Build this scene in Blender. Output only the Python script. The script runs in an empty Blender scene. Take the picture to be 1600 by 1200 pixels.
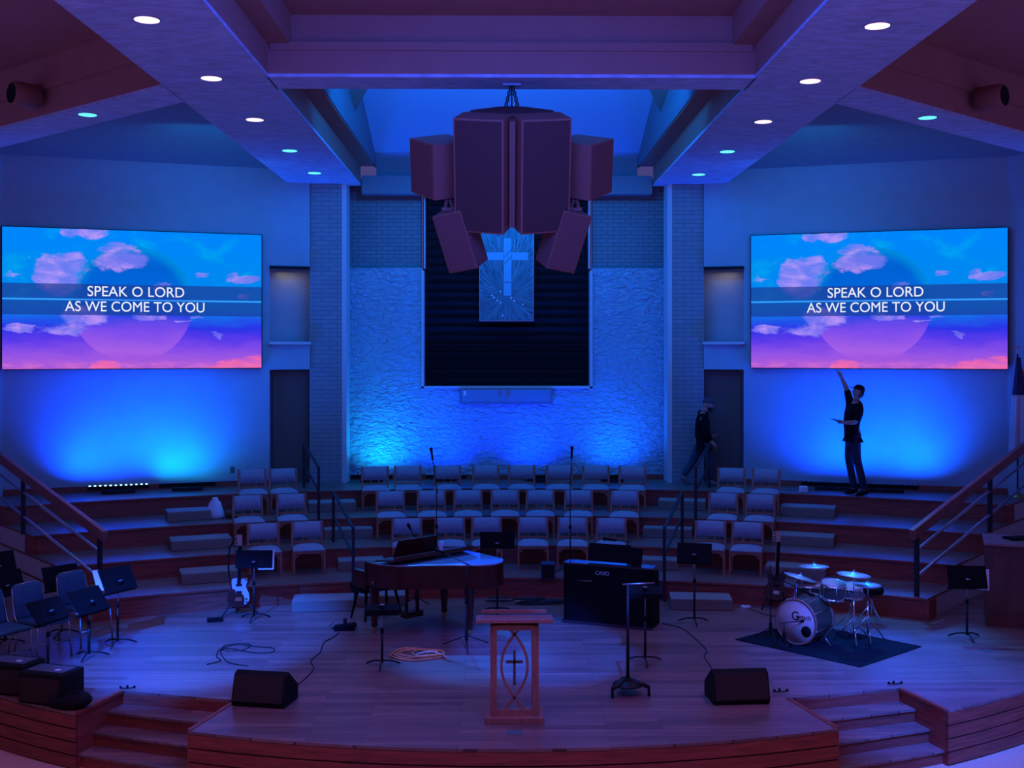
import bpy, bmesh, math, random
from mathutils import Vector, Matrix, Euler
random.seed(7)
S = bpy.context.scene
COL = S.collection
PI = math.pi
# ------------------------------------------------------------------ camera
EYE = 3.85          # eye height above the stage floor
YAW = 0.01103
cam_d = bpy.data.cameras.new('camera'); cam = bpy.data.objects.new('camera', cam_d); COL.objects.link(cam)
cam_d.sensor_width = 36.0; cam_d.lens = 36.0*1750/1600; cam_d.shift_y = -55/1600
cam_d.clip_end = 200
cam.location = (-0.147, 0.0, EYE); cam.rotation_euler = (PI/2, 0, -YAW)
S.camera = cam
# ------------------------------------------------------------------ colour management, world
S.view_settings.view_transform = 'Standard'
S.view_settings.look = 'None'
S.view_settings.exposure = 0.0
S.view_settings.gamma = 1.0
S.view_settings.use_curve_mapping = False
W = bpy.data.worlds.new('hall_ambient'); S.world = W; W.use_nodes = True
bg = W.node_tree.nodes['Background']
bg.inputs[1].default_value = 1.0
# added hall ambient: violet from below brightens beams and ceiling, dim blue around
_t = W.node_tree; _tc = _t.nodes.new('ShaderNodeTexCoord'); _sp = _t.nodes.new('ShaderNodeSeparateXYZ'); _mr = _t.nodes.new('ShaderNodeMapRange'); _rp = _t.nodes.new('ShaderNodeValToRGB')
_mr.inputs[1].default_value = -0.7; _mr.inputs[2].default_value = 0.1
_rp.color_ramp.elements[0].color = (0.29, 0.17, 0.95, 1); _rp.color_ramp.elements[1].color = (0.060, 0.052, 0.20, 1)
_t.links.new(_tc.outputs['Generated'], _sp.inputs[0]); _t.links.new(_sp.outputs[2], _mr.inputs[0]); _t.links.new(_mr.outputs[0], _rp.inputs[0]); _t.links.new(_rp.outputs[0], bg.inputs[0])

def lamp(kind, loc, target, energy, color, size=0.3, name='stage_light', spot=60, blend=0.6, size_y=None, parent=None):
    d = bpy.data.lights.new(name, kind); d.energy = energy; d.color = color
    if kind == 'AREA':
        d.size = size
        if size_y: d.shape = 'RECTANGLE'; d.size_y = size_y
    elif kind == 'SPOT':
        d.spot_size = math.radians(spot); d.spot_blend = blend; d.shadow_soft_size = size
    else:
        d.shadow_soft_size = size
    o = bpy.data.objects.new(name, d); COL.objects.link(o)
    o.location = loc
    v = Vector(target) - Vector(loc)
    o.rotation_euler = v.to_track_quat('-Z', 'Y').to_euler()
    return o
BLUE = (0.0, 0.10, 1.0); AZURE = (0.0, 0.30, 1.0); CYAN = (0.0, 0.62, 1.0); PINK = (1.0, 0.42, 0.75); LILAC = (0.45, 0.25, 1.0)
# blue cove light on the sloping ceiling over the stage (behind the cross beam)
lamp('AREA', (-1.0, 15.6, 7.7), (-0.8, 17.6, 9.3), 210, (0.0, 0.19, 1.0), 0.8, 'cove_light')
lamp('AREA', (1.0, 15.6, 7.7), (0.8, 17.6, 9.3), 210, (0.0, 0.19, 1.0), 0.8, 'cove_light')
# blue moving-head washes hung out in the hall, aimed at the stage; then added fill lamps
lamp('SPOT', (-5.5, 6.0, 7.4), (-4.0, 14.5, 0.0), 26000, (0.005, 0.10, 1.0), 0.05, 'wash_light', 18, 0.6)
lamp('SPOT', (1.2, 6.0, 7.4), (0.45, 14.3, 0.0), 16000, (0.005, 0.09, 1.0), 0.05, 'wash_light', 13, 0.5)
lamp('SPOT', (5.5, 6.0, 7.4), (4.7, 13.0, 0.0), 15000, (0.01, 0.09, 1.0), 0.05, 'wash_light', 22, 0.8)
lamp('AREA', (0.0, 9.0, 7.0), (0.0, 15.5, 0.0), 380, (0.03, 0.09, 1.0), 3.0, 'front_fill')  # broad unseen area lamp filling the whole stage with blue
lamp('SPOT', (5.6, 18.5, 6.6), (5.2, 15.0, 0.6), 2600, (0.0, 0.20, 1.0), 0.05, 'drum_fill', 26, 0.7)  # unseen spot added above and behind to brighten the cymbals
lamp('SPOT', (-1.5, 19.5, 6.6), (-0.7, 15.0, 0.9), 4500, (0.0, 0.16, 1.0), 0.05, 'piano_lid_fill', 16, 0.7)  # unseen spot added over the choir to brighten the piano lid
lamp('AREA', (0.0, 18.0, 7.2), (0.0, 18.3, 0.0), 110, (0.0, 0.20, 1.0), 2.0, 'choir_fill')  # unseen area lamp added overhead to brighten the chair seats
# LED wall washers standing on the top riser
def uplight(x, y, z, tx, ty, tz, e, c, spot, w=0.5):
    lamp('SPOT', (x, y, z), (tx, ty, tz), e, c, 0.08, 'wall_washer_light', spot, 0.75)

# ------------------------------------------------------------------ pixel helpers used to read ground positions off the photograph
CT, ST = math.cos(YAW), math.sin(YAW)
def W_(px, py, d):
    xc = (px-800)/1750*d
    return Vector((-0.147 + d*ST + xc*CT, d*CT - xc*ST, EYE-(py-545)*d/1750))
def G(px, py, z=0.0):
    return W_(px, py, (EYE-z)*1750/(py-545))

# ------------------------------------------------------------------ materials
def mat(name, col, rough=0.5, metal=0.0, noise=0.0, nscale=20, bump=0.0, bscale=40, emis=None, estr=1.0, coat=0.0, stretch=None, spec=None):
    m = bpy.data.materials.new(name); m.use_nodes = True
    nt = m.node_tree; b = nt.nodes['Principled BSDF']
    b.inputs['Base Color'].default_value = (*col, 1); b.inputs['Roughness'].default_value = rough; b.inputs['Metallic'].default_value = metal
    if spec is not None: b.inputs['Specular IOR Level'].default_value = spec
    if coat: b.inputs['Coat Weight'].default_value = coat; b.inputs['Coat Roughness'].default_value = 0.08
    if emis: b.inputs['Emission Color'].default_value = (*emis, 1); b.inputs['Emission Strength'].default_value = estr
    tc = None
    if noise or bump:
        tc = nt.nodes.new('ShaderNodeTexCoord'); mp = nt.nodes.new('ShaderNodeMapping')
        nt.links.new(tc.outputs['Object'], mp.inputs[0])
        if stretch: mp.inputs['Scale'].default_value = stretch
    if noise:
        n = nt.nodes.new('ShaderNodeTexNoise'); n.inputs['Scale'].default_value = nscale; n.inputs['Detail'].default_value = 5
        nt.links.new(mp.outputs[0], n.inputs['Vector'])
        r = nt.nodes.new('ShaderNodeValToRGB')
        r.color_ramp.elements[0].position = 0.3; r.color_ramp.elements[1].position = 0.7
        r.color_ramp.elements[0].color = (*[c*(1-noise) for c in col], 1); r.color_ramp.elements[1].color = (*[min(1, c*(1+noise)) for c in col], 1)
        nt.links.new(n.outputs['Fac'], r.inputs[0]); nt.links.new(r.outputs[0], b.inputs['Base Color'])
    if bump:
        n2 = nt.nodes.new('ShaderNodeTexNoise'); n2.inputs['Scale'].default_value = bscale; n2.inputs['Detail'].default_value = 4
        nt.links.new(mp.outputs[0], n2.inputs['Vector'])
        bp = nt.nodes.new('ShaderNodeBump'); bp.inputs['Strength'].default_value = bump; bp.inputs['Distance'].default_value = 0.02
        nt.links.new(n2.outputs['Fac'], bp.inputs['Height']); nt.links.new(bp.outputs[0], b.inputs['Normal'])
    return m

def brick_mat(name, c1, c2, mortar, scale, bw, rh, rough, bump, msize=0.015, offset=0.5, wav=0.0, vertical=False, grain=0.0):
    m = bpy.data.materials.new(name); m.use_nodes = True
    nt = m.node_tree; b = nt.nodes['Principled BSDF']; b.inputs['Roughness'].default_value = rough
    tc = nt.nodes.new('ShaderNodeTexCoord'); mp = nt.nodes.new('ShaderNodeMapping')
    if vertical: mp.inputs['Rotation'].default_value = (PI/2, 0, 0)
    nt.links.new(tc.outputs['Object'], mp.inputs[0])
    t = nt.nodes.new('ShaderNodeTexBrick'); t.offset = offset
    t.inputs['Color1'].default_value = (*c1, 1); t.inputs['Color2'].default_value = (*c2, 1); t.inputs['Mortar'].default_value = (*mortar, 1)
    t.inputs['Scale'].default_value = scale; t.inputs['Brick Width'].default_value = bw; t.inputs['Row Height'].default_value = rh
    t.inputs['Mortar Size'].default_value = msize
    nt.links.new(mp.outputs[0], t.inputs['Vector'])
    out = t.outputs['Color']
    if grain:
        n = nt.nodes.new('ShaderNodeTexNoise'); n.inputs['Scale'].default_value = 3; n.inputs['Detail'].default_value = 6
        mp2 = nt.nodes.new('ShaderNodeMapping'); mp2.inputs['Scale'].default_value = (0.6, 8, 8)
        nt.links.new(tc.outputs['Object'], mp2.inputs[0]); nt.links.new(mp2.outputs[0], n.inputs['Vector'])
        mx = nt.nodes.new('ShaderNodeMix'); mx.data_type = 'RGBA'; mx.blend_type = 'MULTIPLY'; mx.inputs[0].default_value = grain
        r = nt.nodes.new('ShaderNodeValToRGB'); r.color_ramp.elements[0].position = 0.3; r.color_ramp.elements[1].position = 0.65
        r.color_ramp.elements[0].color = (0.35, 0.3, 0.3, 1)
        nt.links.new(n.outputs['Fac'], r.inputs[0]); nt.links.new(out, mx.inputs[6]); nt.links.new(r.outputs[0], mx.inputs[7]); out = mx.outputs[2]
    nt.links.new(out, b.inputs['Base Color'])
    if bump:
        bp = nt.nodes.new('ShaderNodeBump'); bp.inputs['Strength'].default_value = bump; bp.inputs['Distance'].default_value = 0.01; bp.invert = True
        nt.links.new(t.outputs['Fac'], bp.inputs['Height']); nt.links.new(bp.outputs[0], b.inputs['Normal'])
    return m

M = {}
M['stage'] = brick_mat('stage_boards', (0.34, 0.18, 0.145), (0.195, 0.10, 0.085), (0.09, 0.04, 0.035), 1.0, 1.5, 0.11, 0.33, 0.05, 0.003, 0.37, grain=0.45)
M['tier'] = brick_mat('riser_boards', (0.28, 0.165, 0.14), (0.20, 0.11, 0.095), (0.06, 0.03, 0.03), 1.0, 1.7, 0.085, 0.36, 0.05, 0.003, 0.37, grain=0.4)
M['red_wood'] = mat('cherry_veneer', (0.30, 0.052, 0.030), 0.5, noise=0.35, nscale=4, stretch=(0.7, 0.7, 9))
M['groove'] = mat('dark_groove', (0.03, 0.008, 0.008), 0.8)
M['rail_wood'] = mat('handrail_wood', (0.27, 0.08, 0.06), 0.3, noise=0.2, nscale=5)
M['wall'] = mat('painted_plaster', (0.29, 0.37, 0.42), 0.8, noise=0.04, nscale=3, bump=0.05, bscale=120)
M['wall_white'] = mat('white_plaster', (0.55, 0.50, 0.50), 0.8)
M['ceil'] = mat('tan_ceiling', (0.38, 0.175, 0.125), 0.85, noise=0.05, nscale=4, bump=0.1, bscale=90)
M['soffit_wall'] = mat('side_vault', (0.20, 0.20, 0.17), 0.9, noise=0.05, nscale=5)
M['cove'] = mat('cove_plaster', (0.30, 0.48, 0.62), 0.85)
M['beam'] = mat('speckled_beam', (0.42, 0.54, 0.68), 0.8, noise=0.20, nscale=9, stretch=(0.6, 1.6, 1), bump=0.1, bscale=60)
M['carpet'] = mat('beige_carpet', (0.75, 0.42, 0.26), 0.95, noise=0.1, nscale=30, bump=0.2, bscale=200)
M['brick'] = brick_mat('painted_brick', (0.26, 0.26, 0.26), (0.23, 0.23, 0.235), (0.15, 0.15, 0.16), 1.0, 0.30, 0.085, 0.8, 0.4, 0.007, vertical=True)
M['brick_back'] = brick_mat('recess_brick', (0.22, 0.24, 0.26), (0.19, 0.21, 0.23), (0.12, 0.13, 0.14), 1.0, 0.24, 0.08, 0.8, 0.4, 0.008, vertical=True)
M['black'] = mat('satin_black', (0.005, 0.005, 0.007), 0.75, spec=0.12)
M['black_matte'] = mat('matte_black', (0.009, 0.008, 0.010), 0.8, spec=0.2)
M['black_metal'] = mat('black_metal', (0.010, 0.010, 0.012), 0.45, spec=0.3)
M['chrome'] = mat('chrome', (0.75, 0.75, 0.78), 0.15, metal=1.0)
M['steel'] = mat('brushed_steel', (0.35, 0.35, 0.38), 0.35, metal=0.9)
M['post'] = mat('dark_post', (0.022, 0.02, 0.03), 0.5, spec=0.3)
M['rod'] = mat('steel_rod', (0.42, 0.42, 0.50), 0.3, metal=0.8)
M['chair_wood'] = mat('oak_chair_frame', (0.36, 0.13, 0.07), 0.42, noise=0.2, nscale=8)
M['fabric'] = mat('grey_upholstery', (0.27, 0.29, 0.34), 0.95, noise=0.12, nscale=60, bump=0.2, bscale=300)
M['blue_fabric'] = mat('teal_blue_vinyl', (0.02, 0.08, 0.14), 0.5, noise=0.2, nscale=12)
M['block'] = mat('carpeted_block', (0.22, 0.17, 0.13), 0.95, noise=0.1, nscale=50, bump=0.2, bscale=250)
M['lectern'] = mat('lectern_cherry', (0.38, 0.13, 0.09), 0.35, noise=0.2, nscale=5, stretch=(4, 4, 0.7))
M['piano'] = mat('mahogany_gloss', (0.060, 0.009, 0.007), 0.30, noise=0.3, nscale=5, coat=0.15, spec=0.3)
M['console'] = mat('walnut_console', (0.14, 0.045, 0.035), 0.4, noise=0.3, nscale=5, stretch=(1, 1, 0.3))
M['speaker_tan'] = mat('tan_speaker_cabinet', (0.34, 0.13, 0.08), 0.7)
M['speaker_grille'] = mat('tan_grille_cloth', (0.10, 0.04, 0.03), 0.9, noise=0.12, nscale=120)
M['speaker_side'] = mat('tan_side_grille_cloth', (0.22, 0.09, 0.07), 0.9, noise=0.12, nscale=120)
M['wedge'] = mat('black_wedge_cabinet', (0.012, 0.010, 0.009), 0.8, spec=0.15, noise=0.3, nscale=90)
M['wedge_grille'] = mat('wedge_grille_mesh', (0.045, 0.028, 0.02), 0.85, spec=0.15, noise=0.3, nscale=160)
M['white'] = mat('white_plastic', (0.75, 0.73, 0.75), 0.4)
M['paper'] = mat('paper', (0.8, 0.78, 0.8), 0.8)
M['skin'] = mat('skin', (0.42, 0.20, 0.15), 0.6)
M['denim'] = mat('denim', (0.025, 0.045, 0.08), 0.9, noise=0.2, nscale=40)
M['dark_cloth'] = mat('navy_black_cloth', (0.005, 0.005, 0.010), 0.95, spec=0.1)
M['hair'] = mat('dark_hair', (0.015, 0.01, 0.01), 0.8)
M['drum_head'] = mat('coated_drum_head', (0.62, 0.40, 0.32), 0.7, noise=0.05, nscale=8)
M['drum_shell'] = mat('green_sparkle_shell', (0.05, 0.052, 0.035), 0.35, noise=0.3, nscale=60, coat=0.4)
M['drum_wood'] = mat('maple_hoop', (0.32, 0.13, 0.08), 0.35)
M['cymbal'] = mat('cymbal_bronze', (0.62, 0.60, 0.62), 0.42, metal=0.6)
M['rug'] = mat('black_rug', (0.006, 0.012, 0.016), 0.95, noise=0.3, nscale=60, spec=0.1)
M['orange'] = mat('orange_cable', (0.95, 0.34, 0.16), 0.5)
M['cable'] = mat('black_cable', (0.01, 0.01, 0.012), 0.5)
M['glow'] = mat('lamp_glow', (1, 1, 1), 0.5)

def emit(name, col, s):
    m = bpy.data.materials.new(name); m.use_nodes = True; nt = m.node_tree
    nt.nodes.clear(); e = nt.nodes.new('ShaderNodeEmission'); o = nt.nodes.new('ShaderNodeOutputMaterial')
    e.inputs[0].default_value = (*col, 1); e.inputs[1].default_value = s; nt.links.new(e.outputs[0], o.inputs[0]); return m
M['lens_pink'] = emit('pink_lens', (1.0, 0.60, 0.90), 1.9)
M['lens_cyan'] = emit('cyan_lens', (0.12, 0.85, 1.0), 1.6)
M['led'] = emit('led_dot', (0.45, 0.95, 1.0), 2.5)
M['letter'] = emit('white_lettering', (0.86, 0.90, 1.0), 1.0)
M['bar'] = None
# ------------------------------------------------------------------ mesh builder
class MB:
    def __init__(s): s.bm = bmesh.new()
    def _fin(s, vs, mi):
        fs = set()
        for v in vs:
            for f in v.link_faces: fs.add(f)
        for f in fs: f.material_index = mi
    def box(s, c, size, rot=None, mi=0, mtx=None, bev=0):
        r = bmesh.ops.create_cube(s.bm, size=1.0)['verts']
        m = Matrix.Translation(Vector(c)) @ (Euler(rot).to_matrix().to_4x4() if rot else Matrix.Identity(4)) @ Matrix.Diagonal((*size, 1))
        if mtx: m = mtx @ m
        bmesh.ops.transform(s.bm, matrix=m, verts=r)
        s._fin(r, mi)
        if bev:
            es = list({e for v in r for e in v.link_edges})
            q = bmesh.ops.bevel(s.bm, geom=es, offset=bev, segments=2, affect='EDGES', profile=0.5)
            for f in q['faces']: f.material_index = mi
        return s
    def hexa(s, p, mi=0):
        # 8 points: bottom 4 ccw then top 4
        v = [s.bm.verts.new(q) for q in p]
        for a in ((3,2,1,0),(4,5,6,7),(0,1,5,4),(1,2,6,5),(2,3,7,6),(3,0,4,7)):
            f = s.bm.faces.new([v[i] for i in a]); f.material_index = mi
        return s
    def prism(s, poly, z0, z1, mi=0, mtop=None, mside=None):
        a = [s.bm.verts.new((x, y, z0)) for x, y in poly]; b = [s.bm.verts.new((x, y, z1)) for x, y in poly]
        n = len(poly)
        f = s.bm.faces.new(a[::-1]); f.material_index = mi
        f = s.bm.faces.new(b); f.material_index = mi if mtop is None else mtop
        for i in range(n):
            f = s.bm.faces.new((a[i], a[(i+1)%n], b[(i+1)%n], b[i])); f.material_index = mi if mside is None else mside(poly[i], poly[(i+1)%n])
        return s
    def tube(s, pts, r, n=8, mi=0, close=False, caps=True):
        pts = [Vector(p) for p in pts]; rings = []
        N = len(pts); up = Vector((0, 0, 1)); prev = None
        for i, p in enumerate(pts):
            if close: t = pts[(i+1)%N]-pts[i-1]
            else: t = pts[min(i+1, N-1)]-pts[max(i-1, 0)]
            if t.length < 1e-9: t = Vector((0, 0, 1))
            t.normalize()
            if prev is None:
                u = t.cross(up)
                if u.length < 1e-3: u = t.cross(Vector((1, 0, 0)))
            else:
                u = prev - t*prev.dot(t)
                if u.length < 1e-4: u = t.cross(up)
            u.normalize(); w = t.cross(u); prev = u
            rr = r[i] if isinstance(r, (list, tuple)) else r
            rings.append([s.bm.verts.new(p + (u*math.cos(2*PI*k/n)+w*math.sin(2*PI*k/n))*rr) for k in range(n)])
        for i in range(N if close else N-1):
            A, B = rings[i], rings[(i+1)%N]
            for k in range(n):
                f = s.bm.faces.new((A[k], A[(k+1)%n], B[(k+1)%n], B[k])); f.material_index = mi; f.smooth = True
        if caps and not close:
            f = s.bm.faces.new(rings[0][::-1]); f.material_index = mi; f = s.bm.faces.new(rings[-1]); f.material_index = mi
        return s
    def bar(s, a, b, w, h, mi=0):
        # rectangular bar between two points, h vertical-ish, w sideways
        a = Vector(a); b = Vector(b); t = (b-a).normalized(); u = t.cross(Vector((0, 0, 1)))
        if u.length < 1e-3: u = Vector((1, 0, 0))
        u.normalize(); v = u.cross(t)
        p = [a-u*w/2-v*h/2, a+u*w/2-v*h/2, a+u*w/2+v*h/2, a-u*w/2+v*h/2]
        q = [x+(b-a) for x in p]
        V = [s.bm.verts.new(x) for x in p+q]
        for f in ((0,1,2,3),(7,6,5,4),(0,4,5,1),(1,5,6,2),(2,6,7,3),(3,7,4,0)):
            g = s.bm.faces.new([V[i] for i in f]); g.material_index = mi
        return s
    def lathe(s, prof, n=24, mtx=None, mi=0, smooth=True):
        rings = []
        mtx = mtx or Matrix.Identity(4)
        for r, z in prof:
            if r < 1e-6: rings.append([s.bm.verts.new(mtx @ Vector((0, 0, z)))])
            else: rings.append([s.bm.verts.new(mtx @ Vector((r*math.cos(2*PI*k/n), r*math.sin(2*PI*k/n), z))) for k in range(n)])
        for A, B in zip(rings, rings[1:]):
            if len(A) == 1 and len(B) == 1: continue
            for k in range(n):
                if len(A) == 1: vs = (A[0], B[(k+1)%n], B[k])
                elif len(B) == 1: vs = (A[k], A[(k+1)%n], B[0])
                else: vs = (A[k], A[(k+1)%n], B[(k+1)%n], B[k])
                f = s.bm.faces.new(vs); f.material_index = mi; f.smooth = smooth
        return s
    def sphere(s, c, r, mi=0, sc=(1,1,1), seg=14, rot=None):
        v = bmesh.ops.create_uvsphere(s.bm, u_segments=seg, v_segments=max(6, seg*2//3), radius=r)['verts']
        m = Matrix.Translation(Vector(c)) @ (Euler(rot).to_matrix().to_4x4() if rot else Matrix.Identity(4)) @ Matrix.Diagonal((*sc, 1))
        bmesh.ops.transform(s.bm, matrix=m, verts=v); s._fin(v, mi)
        for q in v:
            for f in q.link_faces: f.smooth = True
        return s
    def build(s, name, mats, parent=None, bevel=0, smooth=False, loc=None):
        me = bpy.data.meshes.new(name)
        bmesh.ops.recalc_face_normals(s.bm, faces=s.bm.faces)
        s.bm.to_mesh(me); s.bm.free()
        if not isinstance(mats, (list, tuple)): mats = [mats]
        for m in mats: me.materials.append(M[m] if isinstance(m, str) else m)
        o = bpy.data.objects.new(name, me); COL.objects.link(o)
        if parent: o.parent = parent
        if loc: o.location = loc
        if smooth:
            for p in me.polygons: p.use_smooth = True
        if bevel:
            b = o.modifiers.new('bevel', 'BEVEL'); b.width = bevel; b.segments = 2; b.limit_method = 'ANGLE'
        return o
def tag(o, label=None, cat=None, group=None, kind=None):
    if label: o['label'] = label
    if cat: o['category'] = cat
    if group: o['group'] = group
    if kind: o['kind'] = kind
    return o
def thing(name, label, cat, loc=(0,0,0), rz=0, group=None):
    o = bpy.data.objects.new(name, None); COL.objects.link(o); o.location = loc; o.rotation_euler = (0, 0, rz); o.empty_display_size = 0.1
    return tag(o, label, cat, group)
def struct(o, label=None):
    return tag(o, label, kind='structure')
def kids(o): return [c for c in bpy.data.objects if c.parent == o]
def dup(root, loc, rz=None, label=None, group=None):
    r = root.copy(); COL.objects.link(r); r.location = loc
    if rz is not None: r.rotation_euler = (0, 0, rz)
    if label: r['label'] = label
    if group: r['group'] = group
    for ch in kids(root):
        c = ch.copy(); COL.objects.link(c); c.parent = r
        for g in kids(ch):
            d = g.copy(); COL.objects.link(d); d.parent = c
    return r
def text_obj(txt, size, name, m, parent, mtx, width=None, depth=0.0):
    cu = bpy.data.curves.new(name, 'FONT'); cu.body = txt; cu.size = size; cu.align_x = 'CENTER'; cu.align_y = 'CENTER'; cu.extrude = depth
    tmp = bpy.data.objects.new('tmp', cu); COL.objects.link(tmp)
    dg = bpy.context.evaluated_depsgraph_get(); me = bpy.data.meshes.new_from_object(tmp.evaluated_get(dg))
    bpy.data.objects.remove(tmp); me.materials.clear(); me.materials.append(M[m])
    xs = [v.co.x for v in me.vertices]; w = max(xs)-min(xs)
    if width:
        k = width/w
        for v in me.vertices: v.co.x *= k
    o = bpy.data.objects.new(name, me); COL.objects.link(o)
    if parent: o.parent = parent
    o.matrix_local = mtx
    return o
M['door_wood'] = mat('door_wood', (0.11, 0.065, 0.05), 0.5)
M['louvre'] = mat('louvre_slat', (0.013, 0.009, 0.013), 0.8, spec=0.15)
M['teal_glass'] = mat('teal_glass', (0.10, 0.28, 0.32), 0.12)
def stucco():
    m = bpy.data.materials.new('rough_stucco'); m.use_nodes = True; nt = m.node_tree; b = nt.nodes['Principled BSDF']
    b.inputs['Base Color'].default_value = (0.34, 0.45, 0.52, 1); b.inputs['Roughness'].default_value = 0.85
    tc = nt.nodes.new('ShaderNodeTexCoord'); mp = nt.nodes.new('ShaderNodeMapping'); mp.inputs['Scale'].default_value = (7.0, 7.0, 15.0)
    nt.links.new(tc.outputs['Object'], mp.inputs[0])
    n = nt.nodes.new('ShaderNodeTexNoise'); n.inputs['Scale'].default_value = 1.0; n.inputs['Detail'].default_value = 3; n.inputs['Distortion'].default_value = 0.8
    nt.links.new(mp.outputs[0], n.inputs['Vector'])
    bp = nt.nodes.new('ShaderNodeBump'); bp.inputs['Strength'].default_value = 1.0; bp.inputs['Distance'].default_value = 0.15
    nt.links.new(n.outputs['Fac'], bp.inputs['Height']); nt.links.new(bp.outputs[0], b.inputs['Normal'])
    return m
M['stucco'] = stucco()
M['block_top'] = mat('block_top_carpet', (0.26, 0.23, 0.21), 0.95, noise=0.1, nscale=60)
M['steel_dark'] = mat('dark_steel_panel', (0.13, 0.13, 0.15), 0.4, metal=0.4)
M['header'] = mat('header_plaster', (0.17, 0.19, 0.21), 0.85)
M['navy'] = mat('navy_box', (0.02, 0.03, 0.09), 0.6)
M['pants'] = mat('dark_trousers', (0.015, 0.018, 0.045), 0.9, noise=0.2, nscale=30)
M['ivory'] = mat('ivory_keys', (0.7, 0.68, 0.65), 0.3)
M['bass_red'] = mat('dark_guitar_body', (0.06, 0.01, 0.012), 0.2, coat=0.5)
M['pickguard'] = mat('pearl_pickguard', (0.62, 0.52, 0.58), 0.3)
M['maple'] = mat('maple_neck', (0.5, 0.30, 0.20), 0.4)
M['brass'] = mat('brass', (0.6, 0.4, 0.15), 0.3, metal=0.9)
M['basket'] = mat('woven_basket', (0.12, 0.07, 0.05), 0.9, noise=0.4, nscale=50)
M['bag_white'] = mat('white_plastic_bag', (0.65, 0.66, 0.72), 0.45, noise=0.1, nscale=12, bump=0.6, bscale=14)
M['flag_white'] = mat('white_flag_cloth', (0.55, 0.55, 0.6), 0.9)
M['flag_blue'] = mat('navy_flag_cloth', (0.03, 0.03, 0.10), 0.9)
M['flag_red'] = mat('red_flag_cloth', (0.35, 0.02, 0.03), 0.9)
M['lid_sheen_tint'] = mat('lid_painted_sheen', (0.30, 0.36, 0.48), 0.16, metal=0.3, coat=1.0)  # pale blue base colour stands in for blue reflection on a dark lid
M['black_gloss'] = mat('gloss_black', (0.02, 0.02, 0.03), 0.15, coat=0.8)
M['silver_print'] = mat('silver_print', (0.6, 0.58, 0.6), 0.4)
M['tier_plain'] = mat('console_top', (0.28, 0.18, 0.17), 0.35, noise=0.15, nscale=6)
# ================================================================== STRUCTURE
# ---- auditorium floor
struct(MB().prism([(-14, 5), (14, 5), (14, 24), (-14, 24)], -0.75, -0.60).build('floor', 'carpet'), 'beige carpeted auditorium floor in front of the stage')
# ---- stage: convex front arc, two cut-in flights of steps
FC, FR = 21.0, 10.2
def fa(x): return FC - math.sqrt(FR*FR - x*x)
def arc_pts(x0, x1, n, off=0.0):
    out = []
    a0, a1 = math.asin(x0/FR), math.asin(x1/FR)
    for i in range(n+1):
        a = a0+(a1-a0)*i/n; r = FR+off
        out.append((r*math.sin(a), FC-r*math.cos(a)))
    return out
OUTX, INX = 4.62, 3.28
BO, BI = (4.40, 12.66), (3.03, 12.30)      # back corners of the cut (outer, inner)
def stage_poly(off=0.0):
    L = arc_pts(-9.6, -OUTX, 14, off); Cn = arc_pts(-INX, INX, 24, off); R = arc_pts(OUTX, 9.6, 14, off)
    return [(-12.5, 20.0)] + L + [(-BO[0], BO[1]), (-BI[0], BI[1])] + Cn + [BI, BO] + R + [(12.5, 20.0), (12.5, 23.6), (-12.5, 23.6)]
struct(MB().prism(stage_poly(0.0), -0.60, -0.03).build('stage_platform', 'red_wood'), 'red-brown wooden body of the stage')
struct(MB().prism(stage_poly(0.03), -0.03, 0.0, 0).build('stage_floor', 'stage'), 'wooden stage floor of narrow boards')
def fascia(name, x0, x1, n):
    mb = MB()
    for k in range(4):
        z1 = -0.035 - k*0.141; z0 = z1-0.125
        a = arc_pts(x0, x1, n, 0.0); b = arc_pts(x0, x1, n, 0.035)
        mb.prism(b + a[::-1], z0, z1)
    a = arc_pts(x0, x1, n, 0.0); b = arc_pts(x0, x1, n, 0.01)
    mb.prism(b + a[::-1], -0.59, -0.04, 1)
    struct(mb.build(name, ['red_wood', 'groove']), 'horizontal boards facing the stage front')
fascia('trim_1', -9.6, -OUTX, 14); fascia('trim_2', -INX, INX, 24); fascia('trim_3', OUTX, 9.6, 14)
for sx in (-1, 1):
    bo, bi = Vector((sx*BO[0], BO[1])), Vector((sx*BI[0], BI[1]))
    fo, fi = Vector((sx*OUTX, fa(OUTX))), Vector((sx*INX, fa(INX)))
    mb = MB()
    for k, f in enumerate((0.33, 0.63, 0.93)):
        mb.prism([tuple(x) for x in (bo, bi, bi.lerp(fi, f), bo.lerp(fo, f))], -0.60, -0.15*(k+1)-0.025, 0)
        mb.prism([tuple(x) for x in (bo.lerp(fo, -0.0), bi, bi.lerp(fi, f+0.03), bo.lerp(fo, f+0.03))], -0.15*(k+1)-0.025, -0.15*(k+1), 1)
    struct(mb.build('stage_steps', ['red_wood', 'stage']), 'wooden steps cut into the stage front')
    # cheek strips along the cut edges
    mb = MB()
    for p, q in ((bo, fo), (bi, fi)):
        mb.bar((p.x, p.y, -0.008), (q.x, q.y, -0.008), 0.05, 0.03)
    struct(mb.build('trim_4' if sx < 0 else 'trim_5', 'red_wood'))
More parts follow.
